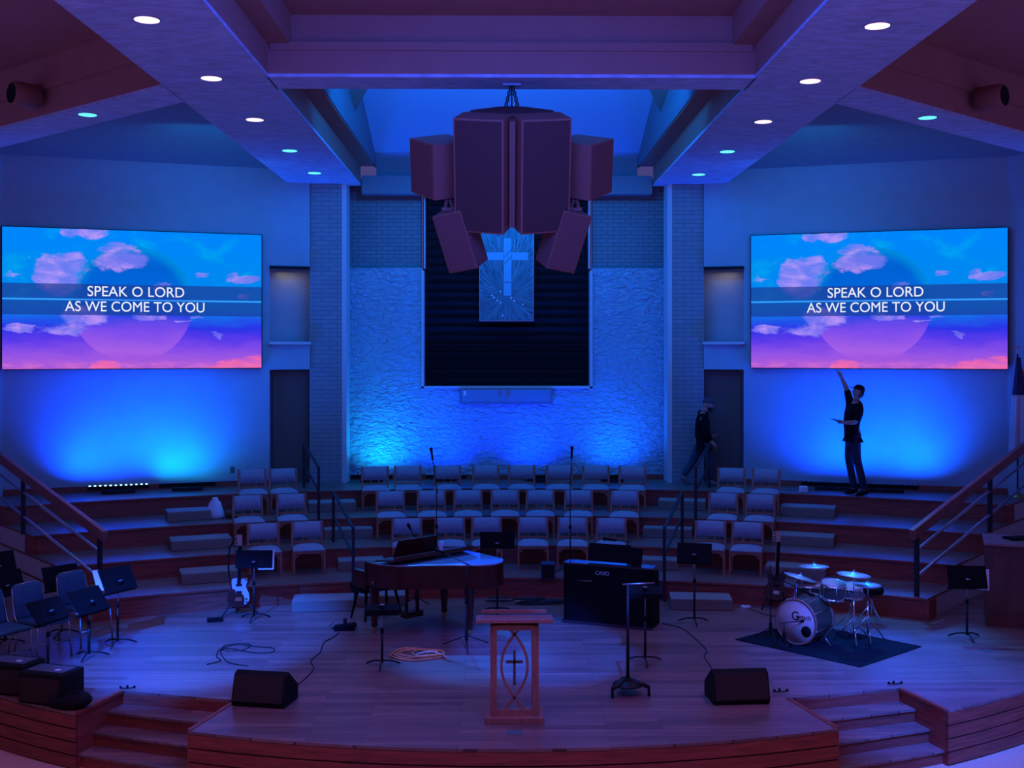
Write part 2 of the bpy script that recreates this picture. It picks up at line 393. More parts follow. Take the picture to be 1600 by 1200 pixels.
# ---- choir risers
RC = 5.2; RR = [12.15, 13.27, 14.45, 15.8]; TH = 0.31
L0 = Vector((5.95, 15.85)); LD = Vector((0.95, 1.10)).normalized()
ends = []
for R in RR:
    d = L0-Vector((0, RC)); b = d.dot(LD); c = d.dot(d)-R*R
    s = -b+math.sqrt(b*b-c); ends.append(L0+LD*s)
far = L0+LD*7.6
for i, R in enumerate(RR):
    E = ends[i]; a = math.asin(E.x/R); n = 48
    arc = [(R*math.sin(-a+2*a*k/n), RC+R*math.cos(-a+2*a*k/n)) for k in range(n+1)]
    poly = arc + [tuple(far), (far.x, 23.6), (-far.x, 23.6), (-far.x, far.y)]
    def side(p, q, R=R):
        mid = (Vector(p)+Vector(q))/2
        r = (mid-Vector((0, RC))).length
        if abs(r-R) < 0.05: return 0
        return 2
    mb = MB(); mb.prism(poly, i*TH, (i+1)*TH-0.03, 0, 1, side)
    arc2 = [(x*(1-0.03/R), RC+(y-RC)*(1-0.03/R)) for x, y in arc]
    mb.prism(arc2 + [tuple(far+Vector((.03, 0))), (far.x, 23.6), (-far.x, 23.6), (-far.x-.03, far.y)], (i+1)*TH-0.03, (i+1)*TH, 0, 1, lambda p, q: 0)
    struct(mb.build('choir_riser', ['red_wood', 'tier', 'wall_white']), 'curved wooden choir riser level')
    # wooden end post returning round the corner
    for sx in (-1, 1):
        p = Vector((sx*E.x, E.y)); u = Vector((sx*LD.x, LD.y)); v = Vector((u.y, -u.x))*sx
        q = [p-u*0.02-v*0.03, p+u*0.0+v*0.02, p+u*0.30+v*0.02, p+u*0.30-v*0.03]
        struct(MB().prism([tuple(x) for x in q], i*TH, (i+1)*TH-0.03).build('trim_6', 'red_wood'))
# ---- walls beside and behind
ZT = 7.30
def wallseg(name, p, q, z0, z1, th=0.3, m='wall', lab=None):
    p, q = Vector(p), Vector(q); t = (q-p).normalized(); n = Vector((-t.y, t.x))
    if n.y < 0: n = -n
    return struct(MB().prism([tuple(x) for x in (p, q, q+n*th, p+n*th)], z0, z1).build(name, m), lab)
Z4 = 4*TH
for sx, nm in ((-1, 'left'), (1, 'right')):
    A = (sx*4.55, 21.50); B = (sx*8.95, 19.97); C_ = (sx*3.83, 21.76)
    wallseg('wall_'+nm, A, B, Z4, ZT+0.5, lab='angled side wall behind the screen')
    wallseg('wall_outer_'+nm, B, (sx*12.6, 16.6), 0, ZT+0.5, lab='outer side wall')
    wallseg('wall_over_window_'+nm, C_, A, 5.39, ZT+0.5)
    wallseg('wall_over_door_'+nm, C_, A, 3.45, 3.99)
    # recess behind window and door
    wallseg('wall_recess_'+nm, (sx*3.7, 22.25), (sx*4.7, 21.92), Z4, 5.5, 0.1)
    mb = MB(); mb.box((sx*4.19, 21.60, 3.96), (0.80, 0.16, 0.05), rot=(0, 0, -sx*0.34)); mb.box((sx*4.19, 21.61, 5.41), (0.76, 0.10, 0.06), rot=(0, 0, -sx*0.34), mi=1)
    struct(mb.build('window_'+('1' if sx < 0 else '2'), ['wall_white', 'black_matte']), 'sill and head of the window beside the brick pier')
    # baseboards
    a, b = Vector(A), Vector(B); t = (b-a).normalized(); n = Vector((-t.y, t.x)); n = n if n.y < 0 else -n
    struct(MB().prism([tuple(x) for x in (a, b, b+n*0.02, a+n*0.02)], Z4, Z4+0.11).build('baseboard_'+nm, 'red_wood'))
    # door slab
    u = (Vector(A)-Vector(C_)).normalized(); c0 = Vector(C_).lerp(Vector(A), 0.06)+Vector((0, 0.2)); c1 = Vector(C_).lerp(Vector(A), 0.97)+Vector((0, 0.2))
    mb = MB(); mb.prism([tuple(x) for x in (c0, c1, c1+Vector((0, .05)), c0+Vector((0, .05)))], Z4, 3.42)
    dr = struct(mb.build('door_'+('1' if sx < 0 else '2'), 'door_wood'), 'dark doorway beside the brick pier')
    # brick pier
    struct(MB().prism([(sx*3.22, 21.8), (sx*3.84, 21.8), (sx*3.84, 22.7), (sx*3.22, 22.7)], Z4, 7.3).build('brick_pier', 'brick'), 'pale painted brick pier')
    struct(MB().box((sx*3.17, 22.05, (Z4+7.1)/2), (0.09, 0.5, 7.1-Z4)).build('trim_7', 'wall_white'))
# alcove back wall: stucco lower part with the opening for the louvred panel
YB = 22.35
zl0, zl1 = 3.07, 6.95     # louvre opening
xo = 1.70
zs = 5.46
mb = MB()
mb.box((0, YB+0.15, (Z4+zl0)/2), (6.3, 0.3, zl0-Z4))
for sx in (-1, 1): mb.box((sx*(xo+3.15)/2, YB+0.15, (zl0+zs)/2), (3.15-xo, 0.3, zs-zl0))
struct(mb.build('wall_back', 'stucco'), 'rough stucco back wall washed blue')
mb = MB()
for sx in (-1, 1): mb.box((sx*2.46, YB+0.42, (zs+7.3)/2), (1.46, 0.2, 7.3-zs))
struct(mb.build('wall_back_upper', 'brick_back'), 'recessed brick above the stucco')
struct(MB().box((0, YB-0.01, Z4+0.05), (6.3, 0.02, 0.10)).build('baseboard_back', 'red_wood'))
mb = MB()
for sx in (-1, 1):
    mb.box((sx*(xo-0.02), YB+0.12, (zl0+zs)/2-0.05), (0.05, 0.34, zs-zl0)); mb.box((sx*(xo-0.045), YB+0.3, (zs+6.95)/2), (0.03, 0.3, 6.95-zs))
mb.box((0, YB+0.12, zl0+0.01), (2*xo+0.04, 0.34, 0.045))
struct(mb.build('trim_8', 'wall_white'), 'pale frame round the dark louvred opening')
# louvred panel
mb = MB(); mb.box((0, YB+0.42, (zl0+7.3)/2), (2*xo, 0.04, 7.3-zl0))
z = zl0+0.04
while z < 7.1:
    mb.box((0, YB+0.36, z+0.07), (2*xo-0.08, 0.09, 0.15), rot=(0.35, 0, 0), mi=1); z += 0.175
tag(mb.build('louvre_panel', ['black_matte', 'louvre']), 'dark louvred panel filling the tall opening behind the cross', 'panel')
# glazed box under it
mb = MB(); mb.box((-0.02, YB-0.02, 2.91), (1.86, 0.10, 0.31)); 
g = mb.build('baptistry_window', 'header'); 
mb = MB(); mb.box((-0.02, YB-0.075, 2.92), (1.76, 0.012, 0.24)); mb.build('pane', 'teal_glass', g)
mb = MB(); mb.box((-0.84, YB-0.084, 2.97), (0.05, .006, 0.09)); mb.box((-0.13, YB-0.084, 2.97), (0.05, .006, 0.11), mi=1); mb.box((0.03, YB-0.084, 2.97), (0.05, .006, 0.11), mi=1)
mb.box((-0.02, YB-0.084, 2.92), (0.008, .006, 0.24), mi=1)
mb.build('fitting', ['white', 'steel'], g)
tag(g, 'shallow glazed box with pale frame under the louvred panel', 'window box')
# ---- ceiling: headers, beams, coffers
mb = MB()
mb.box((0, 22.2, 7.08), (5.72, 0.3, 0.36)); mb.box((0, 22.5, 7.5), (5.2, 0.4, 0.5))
struct(mb.build('ceiling_header', 'header'), 'stepped header over the back alcove')
for sx in (-1, 1):
    mb = MB()
    xi, xq = sx*2.88, sx*4.25
    mb.box(((xi+xq)/2, 13.1, 7.08), (abs(xq-xi), 18.0, 0.04), mi=0); mb.box(((xi+xq)/2, 13.1, 7.28), (abs(xq-xi)-.01, 17.99, 0.36), mi=1)
    mb.box(((sx*2.62+xq)/2, 13.1, 7.45+1.9), (abs(xq-sx*2.62), 18.0, 3.8), mi=1)
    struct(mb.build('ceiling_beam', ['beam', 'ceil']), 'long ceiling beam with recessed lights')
    # diagonal beam
    p = [(sx*4.24, 13.75), (sx*4.24, 14.60), (sx*11.0, 20.45), (sx*11.0, 19.45)]
    if sx < 0: p = p[::-1]
    mb = MB(); mb.prism(p, 7.06, 7.10, 0); mb.prism(p, 7.10, 7.44, 1)
    q = [(sx*4.24, 13.68), (sx*4.24, 14.60), (sx*11.0, 20.45), (sx*11.0, 19.38)]
    mb.prism(q, 7.44, 10.5, 1)
    struct(mb.build('ceiling_beam_diagonal', ['beam', 'ceil']), 'diagonal ceiling beam over the angled side wall')
    # side vault between diagonal beam and screen wall: rises towards the hall
    a = Vector((sx*3.6, 21.85)); b = Vector((sx*9.2, 19.85)); b2 = Vector((sx*12.6, 16.5)); n = Vector((-sx*0.34, -0.94)); 
    mb = MB(); bm = mb.bm
    v = [bm.verts.new((a.x, a.y, ZT)), bm.verts.new((b.x, b.y, ZT)), bm.verts.new((b2.x, b2.y, ZT)), bm.verts.new((b2.x-sx*2, b2.y-5, ZT+1.4)), bm.verts.new((a.x+n.x*8, a.y+n.y*8, ZT+1.6))]
    bm.faces.new(v)
    r = bmesh.ops.extrude_face_region(bm, geom=bm.faces[:]); bmesh.ops.translate(bm, vec=(0, 0, 0.15), verts=[x for x in r['geom'] if isinstance(x, bmesh.types.BMVert)])
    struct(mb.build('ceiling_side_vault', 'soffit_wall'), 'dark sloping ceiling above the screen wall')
mb = MB(); mb.box((0, 13.55, 7.08), (5.8, 0.60, 0.04)); mb.box((0, 13.55, 7.28), (5.8, 0.60, 0.36), mi=1); mb.box((0, 13.58, 7.45+1.75), (5.3, 0.54, 3.5), mi=1)
mb.box((0, 13.28, 7.42), (5.7, 0.12, 0.10), mi=1)
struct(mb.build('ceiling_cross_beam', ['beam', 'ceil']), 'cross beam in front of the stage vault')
mb = MB()
mb.box((0, 9.1, 7.86), (5.6, 9.0, 0.1))
for sx in (-1, 1): mb.box((sx*9.0, 9.6, 7.92), (9.8, 20.0, 0.1))
struct(mb.build('ceiling', 'ceil'), 'tan coffered hall ceiling')
# sloping stage vault
mb = MB()
mb.hexa([(-2.7, 13.8, 10.35), (2.7, 13.8, 10.35), (2.7, 22.6, 7.55), (-2.7, 22.6, 7.55), (-2.7, 13.8, 10.5), (2.7, 13.8, 10.5), (2.7, 22.6, 7.70), (-2.7, 22.6, 7.70)])
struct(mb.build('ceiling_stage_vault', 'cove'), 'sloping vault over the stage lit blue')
mb = MB()
for sx in (-1, 1): mb.hexa([tuple(x) for x in ((sx*2.60, 13.8, 7.47), (sx*2.60, 22.4, 7.47), (sx*2.64, 22.4, 7.47), (sx*2.64, 13.8, 7.47), (sx*2.60, 13.8, 10.5), (sx*2.60, 22.4, 10.5), (sx*2.64, 22.4, 10.5), (sx*2.64, 13.8, 10.5))])
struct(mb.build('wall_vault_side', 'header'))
# round fittings at the ends of the diagonal beams
for sx in (-1, 1):
    t = thing('round_speaker', 'round dark ceiling speaker on the far %s beam' % ('left' if sx < 0 else 'right'), 'speaker', (sx*6.75, 15.35, 7.33), 0)
    rot = Matrix.Rotation(sx*0.72, 4, 'Z') @ Matrix.Rotation(PI/2, 4, 'X')
    MB().lathe([(0.0, -0.3), (0.17, -0.3), (0.17, 0.0), (0.16, 0.05), (0.14, 0.06)], 24, rot).build('housing', 'speaker_tan', t)
    MB().lathe([(0.0, 0.045), (0.12, 0.055), (0.14, 0.06)], 24, rot).build('grille', 'black_matte', t)
# ---- downlights
def downlight(x, y, pink, label, e, z=7.06):
    t = thing('downlight', label, 'ceiling light', (x, y, z), 0, 'recessed downlights in the beams')
    MB().lathe([(0.115, 0.0), (0.145, -0.004), (0.15, 0.0), (0.15, 0.01), (0.115, 0.01)], 28).build('trim_ring', 'steel', t)
    MB().lathe([(0, -0.0035), (0.12, -0.0035), (0.12, 0.004), (0, 0.004)], 28).build('lens', 'lens_pink' if pink else 'lens_cyan', t)
    l = lamp('SPOT', (x, y, z-0.02), (x, y, 0), e, (1.0, 0.36, 0.62) if pink else (0.0, 0.35, 1.0), 0.1, 'downlight_lamp', 95 if pink else 80, 0.8)
    return t
dl = [(-3.59, 10.97), (-3.57, 13.34), (-3.58, 15.74), (-3.55, 18.2), (-3.53, 20.5)]
dr_ = [(3.61, 11.1), (3.58, 13.4), (3.58, 15.8), (3.56, 18.2), (3.52, 20.6)]
ordn = ['nearest', 'second', 'third', 'fourth', 'farthest']
for side, L in (('left', dl), ('right', dr_)):
    for i, (x, y) in enumerate(L):
        downlight(x, y, i < 3, '%s recessed downlight, %s along the %s ceiling beam' % ('glowing pink' if i < 3 else 'small cyan', ordn[i], side), 62 if i < 3 else 60)
downlight(-5.80, 15.43, False, 'cyan recessed downlight on the left diagonal beam', 60)
downlight(5.80, 15.5, False, 'cyan recessed downlight on the right diagonal beam', 60)
for x in (-3.58, 3.58):       # the same beams run on over the hall
    for y in (6.2, 8.6): lamp('SPOT', (x, y, 7.04), (x, y, 0), 160, (1.0, 0.36, 0.62), 0.1, 'downlight_lamp', 125, 0.8)
# warm light inside the window recesses
for sx in (-1, 1):
    lamp('AREA', (sx*4.2, 21.86, 5.36), (sx*4.2, 21.93, 4.3), 0.7, (1.0, 0.72, 0.42), 0.5, 'window_lamp', size_y=0.08)
# ================================================================== SCREENS, WASHERS, CLUSTER, CROSS
def screen_mat():
    m = bpy.data.materials.new('screen_picture'); m.use_nodes = True; nt = m.node_tree; nt.nodes.clear()
    N = lambda t: nt.nodes.new(t); Lk = nt.links.new
    uv = N('ShaderNodeUVMap'); uv.uv_map = 'UVMap'
    sep = N('ShaderNodeSeparateXYZ'); Lk(uv.outputs[0], sep.inputs[0]); U, V = sep.outputs[0], sep.outputs[1]
    def math_(op, a, b=None, c=None, clamp=False):
        n = N('ShaderNodeMath'); n.operation = op; n.use_clamp = clamp
        for i, x in enumerate((a, b, c)):
            if x is None: continue
            if isinstance(x, (int, float)): n.inputs[i].default_value = x
            else: Lk(x, n.inputs[i])
        return n.outputs[0]
    def sstep(x, a, b):
        n = N('ShaderNodeMapRange'); n.interpolation_type = 'SMOOTHSTEP'; n.inputs[1].default_value = a; n.inputs[2].default_value = b; Lk(x, n.inputs[0]); return n.outputs[0]
    def noise(sx, sy, detail=4, dist=0.0, off=0.0):
        mp = N('ShaderNodeMapping'); mp.inputs['Scale'].default_value = (sx, sy, 1); mp.inputs['Location'].default_value = (off, off*0.7, off)
        Lk(uv.outputs[0], mp.inputs[0]); n = N('ShaderNodeTexNoise'); n.inputs['Scale'].default_value = 1; n.inputs['Detail'].default_value = detail
        n.inputs['Distortion'].default_value = dist; n.inputs['Roughness'].default_value = 0.62; Lk(mp.outputs[0], n.inputs['Vector']); return n.outputs['Fac']
    def ramp(x, els):
        r = N('ShaderNodeValToRGB'); cr = r.color_ramp
        while len(cr.elements) < len(els): cr.elements.new(0.5)
        for e, (p, c) in zip(cr.elements, els): e.position = p; e.color = (*c, 1)
        Lk(x, r.inputs[0]); return r.outputs[0]
    def mix(f, a, b, mode='MIX'):
        n = N('ShaderNodeMix'); n.data_type = 'RGBA'; n.blend_type = mode
        if isinstance(f, (int, float)): n.inputs[0].default_value = f
        else: Lk(f, n.inputs[0])
        for i, x in ((6, a), (7, b)):
            if isinstance(x, tuple): n.inputs[i].default_value = (*x, 1)
            else: Lk(x, n.inputs[i])
        return n.outputs[2]
    # sky gradient, wobbled by noise
    w = math_('MULTIPLY_ADD', noise(4, 7, 4), 0.16, -0.08)
    vv = math_('ADD', V, w)
    els = [(0.0, (0.36, 0.09, 0.62)), (0.10, (0.27, 0.08, 0.70)), (0.20, (0.10, 0.04, 0.74)), (0.29, (0.02, 0.03, 0.72)), (0.36, (0.01, 0.10, 0.74)), (0.45, (0.0, 0.20, 0.78)), (0.75, (0.0, 0.22, 0.80)), (1.0, (0.0, 0.21, 0.88))]
    base = ramp(vv, els)
    # teal mottling
    tm = sstep(noise(7, 6, 5, 0.5, 3.0), 0.5, 0.75)
    base = mix(math_('MULTIPLY', math_('MULTIPLY', tm, sstep(V, 0.42, 0.6)), 0.55), base, (0.0, 0.42, 0.75))
    # globe
    du = math_('MULTIPLY', math_('SUBTRACT', U, 0.485), 1.78); dv = math_('SUBTRACT', V, 0.47)
    rad = math_('SQRT', math_('ADD', math_('MULTIPLY', du, du), math_('MULTIPLY', dv, dv)))
    inside = sstep(rad, 0.425, 0.415)
    glob = ramp(vv, [(0.0, (0.26, 0.06, 0.60)), (0.12, (0.36, 0.11, 0.70)), (0.28, (0.20, 0.07, 0.76)), (0.38, (0.02, 0.04, 0.70)), (0.46, (0.0, 0.11, 0.66)), (0.75, (0.0, 0.085, 0.54)), (1.0, (0.0, 0.15, 0.70))])
    rim = math_('MULTIPLY', math_('MULTIPLY', sstep(rad, 0.33, 0.42), sstep(V, 0.4, 0.6)), 0.6)
    glob = mix(rim, glob, (0.0, 0.30, 0.66))
    base = mix(math_('MULTIPLY', inside, 0.85), base, glob)
    # lilac clouds
    UU = math_('ADD', U, math_('MULTIPLY_ADD', noise(13, 9, 6, 0.4, 21.0), 0.16, -0.08)); VV = math_('ADD', V, math_('MULTIPLY_ADD', noise(9, 12, 6, 0.4, 31.0), 0.16, -0.08))
    def blob(cu, cv, ru, rv):
        a = math_('DIVIDE', math_('SUBTRACT', UU, cu), ru); b = math_('DIVIDE', math_('SUBTRACT', VV, cv), rv)
        r2 = math_('ADD', math_('MULTIPLY', a, a), math_('MULTIPLY', b, b))
        return sstep(r2, 1.0, 0.1)
    cn = noise(9, 10, 6, 0.6, 7.0)
    tot = None
    for (cu, cv, ru, rv, s) in ((0.20, 0.66, 0.12, 0.20, 1.0), (0.26, 0.76, 0.09, 0.10, 0.8), (0.45, 0.78, 0.14, 0.10, 1.0), (0.42, 0.86, 0.1, 0.05, .7), (0.30, 0.37, 0.13, 0.09, 0.95), (0.22, 0.28, 0.14, 0.07, 0.8), (0.06, 0.30, 0.08, 0.05, 1.0),
                            (0.60, 0.60, 0.05, 0.05, 0.7), (0.93, 0.66, 0.09, 0.06, 1.0), (0.75, 0.69, 0.04, 0.04, 0.7), (0.68, 0.34, 0.06, 0.02, 0.9), (0.74, 0.37, 0.05, 0.015, 0.8), (0.55, 0.38, 0.09, 0.04, .7), (0.82, 0.25, 0.03, 0.03, 0.8), (0.30, 0.97, 0.12, 0.05, 0.8), (0.93, 0.54, 0.05, 0.03, .6), (.03,.68,.04,.04,.6)):
        b = math_('MULTIPLY', blob(cu, cv, ru, rv), s); tot = b if tot is None else math_('MAXIMUM', tot, b)
    cl = sstep(math_('MULTIPLY', tot, math_('ADD', cn, 0.25)), 0.22, 0.62)
    base = mix(math_('MULTIPLY', cl, 0.8), base, mix(sstep(cn, 0.4, 0.75), (0.16, 0.17, 0.80), (0.56, 0.32, 0.88)))
    # small bright wisps
    ws = sstep(noise(26, 16, 3, 1.5, 11.0), 0.72, 0.80)
    base = mix(math_('MULTIPLY', math_('MULTIPLY', ws, sstep(V, 0.5, 0.6)), 0.4), base, (0.15, 0.62, 0.85))
    # coral streak along the bottom
    hill = math_('ADD', math_('MULTIPLY', blob(0.38, 0.0, 0.10, 0.085), 1.0), math_('MULTIPLY', blob(0.97, 0.0, 0.30, 0.11), 1.0))
    cs = sstep(math_('MULTIPLY', hill, math_('ADD', noise(10, 26, 6, 0.5, 5.0), 0.25)), 0.40, 0.85)
    base = mix(math_('MULTIPLY', cs, 0.85), base, (0.85, 0.13, 0.33))
    base = mix(math_('MULTIPLY', math_('MULTIPLY', sstep(V, 0.08, 0.0), sstep(noise(14, 30, 4, 0, 2.0), 0.35, 0.7)), 0.5), base, (0.85, 0.2, 0.5))
    # caption bars
    def band(v0, v1): return math_('MULTIPLY', math_('GREATER_THAN', V, v0), math_('LESS_THAN', V, v1))
    bars = math_('ADD', band(0.385, 0.488), band(0.503, 0.607), clamp=True)
    base = mix(math_('MULTIPLY', bars, 0.82), base, (0.008, 0.045, 0.30))
    base = mix(math_('MULTIPLY', band(0.492, 0.500), 0.5), base, (0.1, 0.45, 0.95))
    e = N('ShaderNodeEmission'); e.inputs[1].default_value = 1.12; Lk(base, e.inputs[0]); o = N('ShaderNodeOutputMaterial'); Lk(e.outputs[0], o.inputs[0])
    return m
M['screen'] = screen_mat()
def screen(side):
    sx = -1 if side == 'left' else 1
    c = Vector((-6.80 if sx < 0 else 6.78, 20.60, 4.75)); rz = -sx*math.atan2(1.53, 4.40)
    t = thing('video_screen', 'large glowing screen with two lines of white lyrics on the %s wall' % side, 'screen', tuple(c), rz, 'LED screens on the angled walls')
    w, h = 4.50, 2.52
    mb = MB(); mb.box((0, 0.045, 0), (w+0.03, 0.07, h+0.03)); mb.build('cabinet', 'black', t)
    me = bpy.data.meshes.new('display'); v = [(-w/2, 0, -h/2), (w/2, 0, -h/2), (w/2, 0, h/2), (-w/2, 0, h/2)]
    me.from_pydata(v, [], [(0, 1, 2, 3)]); uvl = me.uv_layers.new(name='UVMap')
    for i, q in enumerate(((0, 0), (1, 0), (1, 1), (0, 1))): uvl.data[i].uv = q
    me.materials.append(M['screen']); dsp = bpy.data.objects.new('display', me); COL.objects.link(dsp); dsp.parent = t
    rot = Matrix.Rotation(PI/2, 4, 'X')
    text_obj('SPEAK O LORD', 0.262, 'lettering', 'letter', dsp, Matrix.Translation((0, -0.006, (0.553-0.5)*h)) @ rot, width=1.68)
    text_obj('AS WE COME TO YOU', 0.262, 'lettering', 'letter', dsp, Matrix.Translation((0, -0.006, (0.444-0.5)*h)) @ rot, width=2.42)
screen('left'); screen('right')
# the screens' own light on the hall
# LED wall washers
def washer(px, py, d, length, rz, lit, label, z=Z4):
    p = W_(px, py, d)
    t = thing('wall_washer', label, 'stage light', (p.x, p.y, z), rz, 'LED wall washer bars on the top riser')
    mb = MB(); mb.box((0, 0, 0.11), (length, 0.07, 0.07), bev=0.008); mb.build('housing', 'black', t)
    mb = MB(); mb.box((0, 0, 0.035), (length*0.55, 0.16, 0.06)); mb.box((-length*.25, 0, 0.07), (0.03, 0.1, 0.08)); mb.box((length*.25, 0, 0.07), (0.03, 0.1, 0.08)); mb.build('bracket', 'black_metal', t)
    mb = MB()
    for k in range(12):
        x = -length*0.46+length*0.92*k/11
        mb.sphere((x, -0.012, 0.15), 0.022, sc=(1, 1, 0.7), seg=10)
    mb.build('lens_row', 'led' if lit else 'teal_glass', t)
    return t
AL = math.atan2(1.53, 4.40)
washer(185, 768, 20.2, 1.05, AL, True, 'lit LED wall washer with a row of bright dots below left screen')
washer(293, 763, 20.6, 1.0, AL, False, 'black LED bar on the top riser, right of the lit washer')
washer(1300, 766, 20.65, 1.1, -AL, False, 'black LED bar on the top riser left of the reaching man')
washer(1385, 768, 20.35, 1.1, -AL, False, 'black LED bar on the top riser right of the reaching man')
for x, l in ((-2.65, 'leftmost'), (-1.2, 'second'), (0.55, 'third'), (2.05, 'rightmost')):
    p = W_(780.7+(x+.147)*1750/21.9, 758, 21.9)
    washer(p.x/1*0+ (780.7+(x+.147)*1750/21.9), 758, 21.9, 0.8, 0, False, 'small black uplight behind the back choir chairs, %s of four' % l)
# light of the washers
def wallpt(sx, X): return 21.50-(X-4.55)*0.348
def wl(x, y, z, tx, ty, tz, e, c, w): lamp('AREA', (x, y, z), (tx, ty, tz), e*1.15, c, w, 'wall_washer_light', size_y=0.12).data.spread = math.radians(125)
wl(-7.35, wallpt(1, 7.35)-0.75, 1.45, -7.3, wallpt(1, 7.3), 2.75, 85, (0.0, 0.055, 1.0), 1.0)
wl(-5.95, wallpt(1, 5.95)-0.50, 1.45, -5.95, wallpt(1, 5.95), 2.05, 6, (0.0, 0.55, 1.0), 0.9)
wl(-6.2, wallpt(1, 6.2)-0.95, 1.45, -6.2, wallpt(1, 6.2), 3.2, 70, (0.0, 0.075, 1.0), 1.0)
wl(6.05, wallpt(1, 6.05)-0.75, 1.45, 6.1, wallpt(1, 6.1), 2.8, 70, (0.0, 0.055, 1.0), 1.0)
wl(7.2, wallpt(1, 7.2)-0.85, 1.45, 7.2, wallpt(1, 7.2), 3.0, 80, (0.0, 0.085, 1.0), 1.0)
wl(-2.55, YB-0.50, 1.42, -2.45, YB, 2.4, 8, (0.0, 0.60, 1.0), 0.5)
wl(-2.2, YB-0.70, 1.42, -2.2, YB, 2.6, 14, (0.0, 0.10, 1.0), 0.8)
wl(-1.25, YB-0.65, 1.42, -1.2, YB, 2.8, 30, (0.0, 0.04, 1.0), 0.6)
wl(0.45, YB-0.65, 1.42, 0.45, YB, 2.9, 34, (0.0, 0.04, 1.0), 0.6)
wl(2.1, YB-0.65, 1.42, 2.1, YB, 2.8, 28, (0.0, 0.10, 1.0), 0.7)
# unseen cyan-blue area lamps brightening the back and side walls
lamp('AREA', (0, 20.9, 7.0), (0, 22.3, 3.2), 46, (0.0, 0.26, 1.0), 4.2, 'back_wall_wash', size_y=0.3)
lamp('AREA', (-5.0, 18.6, 7.0), (-5.6, 21.3, 4.6), 44, (0.0, 0.26, 1.0), 1.5, 'side_wall_wash')
lamp('AREA', (5.0, 18.6, 7.0), (5.6, 21.3, 4.6), 44, (0.0, 0.26, 1.0), 1.5, 'side_wall_wash')
# ---- hanging loudspeaker cluster
T = thing('speaker_cluster', 'brown loudspeaker cluster hanging on chains from the cross beam', 'speaker', (0.0, 13.2, 5.92), 0)
tilt = Matrix.Rotation(math.radians(21), 4, 'X')    # faces lean down towards the seats
def frame_face(mb, c, ux, uz, w, h, n, t=0.03):
    # thin lighter frame on a face
    for s in (-1, 1):
        mb.box((0, 0, 0), (t, 0.02, h), mtx=Matrix.Translation(c+ux*(s*(w/2-t/2))) @ Matrix((ux, n, uz)).transposed().to_4x4())
        mb.box((0, 0, 0), (w, 0.02, t), mtx=Matrix.Translation(c+uz*(s*(h/2-t/2))) @ Matrix((ux, n, uz)).transposed().to_4x4())
def cabinet(name, center, yaw, w, h, dp, tmat, gm, sides=('front',)):
    m = tmat @ Matrix.Translation(center) @ Matrix.Rotation(yaw, 4, 'Z')
    mb = MB(); mb.box((0, 0, 0), (w, dp, h), mtx=m); o = mb.build(name, 'speaker_tan', T, bevel=0.006)
    if 'front' in sides:
        mb = MB(); mb.box((0, -dp/2-0.004, 0), (w-0.05, 0.012, h-0.05), mtx=m); mb.build('grille', gm, o)
    if 'side' in sides:
        mb = MB(); s = -1 if center[0] < 0 else 1
        mb.box((s*(w/2+0.004), 0, 0), (0.012, dp-0.04, h-0.04), mtx=m); mb.build('grille', gm, o)
    return o
for s in (-1, 1):
    cabinet('speaker_box', (s*0.335, 0.0, 0.0), s*0.25, 0.60, 1.34, 0.46, tilt, 'speaker_grille')
    cabinet('speaker_box', (s*0.86, 0.36, 0.0), s*0.98, 0.56, 0.66, 0.52, tilt, 'speaker_side')
# lower down-fill boxes
for s in (-1, 1):
    ax = Vector((-s*0.30, 0.30, -1.0)).normalized()     # long axis, running down and inwards
    yv = Vector((s*0.45, -1, -0.15)).normalized(); xv = yv.cross(-ax).normalized(); yv = (-ax).cross(xv).normalized()
    m = Matrix((xv, yv, -ax)).transposed().to_4x4(); m = Matrix.Translation((s*0.62, 0.30, -0.74)) @ m @ Matrix.Rotation(s*-0.35 if False else 0, 4, 'Z')
    mb = MB(); mb.box((0, 0, 0), (0.38, 0.36, 0.72), mtx=m); o = mb.build('speaker_box', 'speaker_tan', T, bevel=0.006)
    mb = MB(); mb.box((0, 0.185, 0), (0.34, 0.012, 0.68), mtx=m); mb.box((0, -0.185, 0), (0.34, 0.012, 0.68), mtx=m); mb.box((s*0.195, 0, 0), (0.012, 0.32, 0.68), mtx=m); mb.box((-s*0.195, 0, 0), (0.012, 0.32, 0.68), mtx=m); mb.build('grille', 'speaker_side', o)
    mb = MB(); mb.bar((s*0.78, 0.25, -0.28), (s*0.80, 0.22, -0.40), 0.03, 0.03); mb.bar((s*0.74, 0.25, -0.28), (s*0.70, 0.22, -0.40), 0.03, 0.03); mb.bar((s*0.68, 0.22, -0.40), (s*0.84, 0.22, -0.40), 0.05, 0.04)
    mb.build('bracket', 'speaker_tan', T)
# draped cover over the rigging
mb = MB(); n = 18
ringA = []; ringB = []; ringC = []
for k in range(n):
    a = 2*PI*k/n; r = 1+0.05*math.sin(5*a)
    ringA.append(Vector((0.66*math.cos(a), 0.22+0.40*math.sin(a), 0.56)))
    ringB.append(Vector((0.62*r*math.cos(a), 0.36+0.30*r*math.sin(a), 0.76+0.02*math.sin(7*a))))
    ringC.append(Vector((0.30*math.cos(a), 0.38+0.2*math.sin(a), 0.83)))
rs = [[mb.bm.verts.new(p) for p in R_] for R_ in (ringA, ringB, ringC)]
for A_, B_ in zip(rs, rs[1:]):
    for k in range(n): mb.bm.faces.new((A_[k], A_[(k+1)%n], B_[(k+1)%n], B_[k]))
mb.bm.faces.new(rs[-1]); mb.build('rigging_cover', 'speaker_grille', T)
mb = MB(); mb.box((0, 0.12, 0.0), (0.07, 0.5, 1.25), mtx=tilt); mb.build('centre_post', 'speaker_tan', T)
mb = MB()
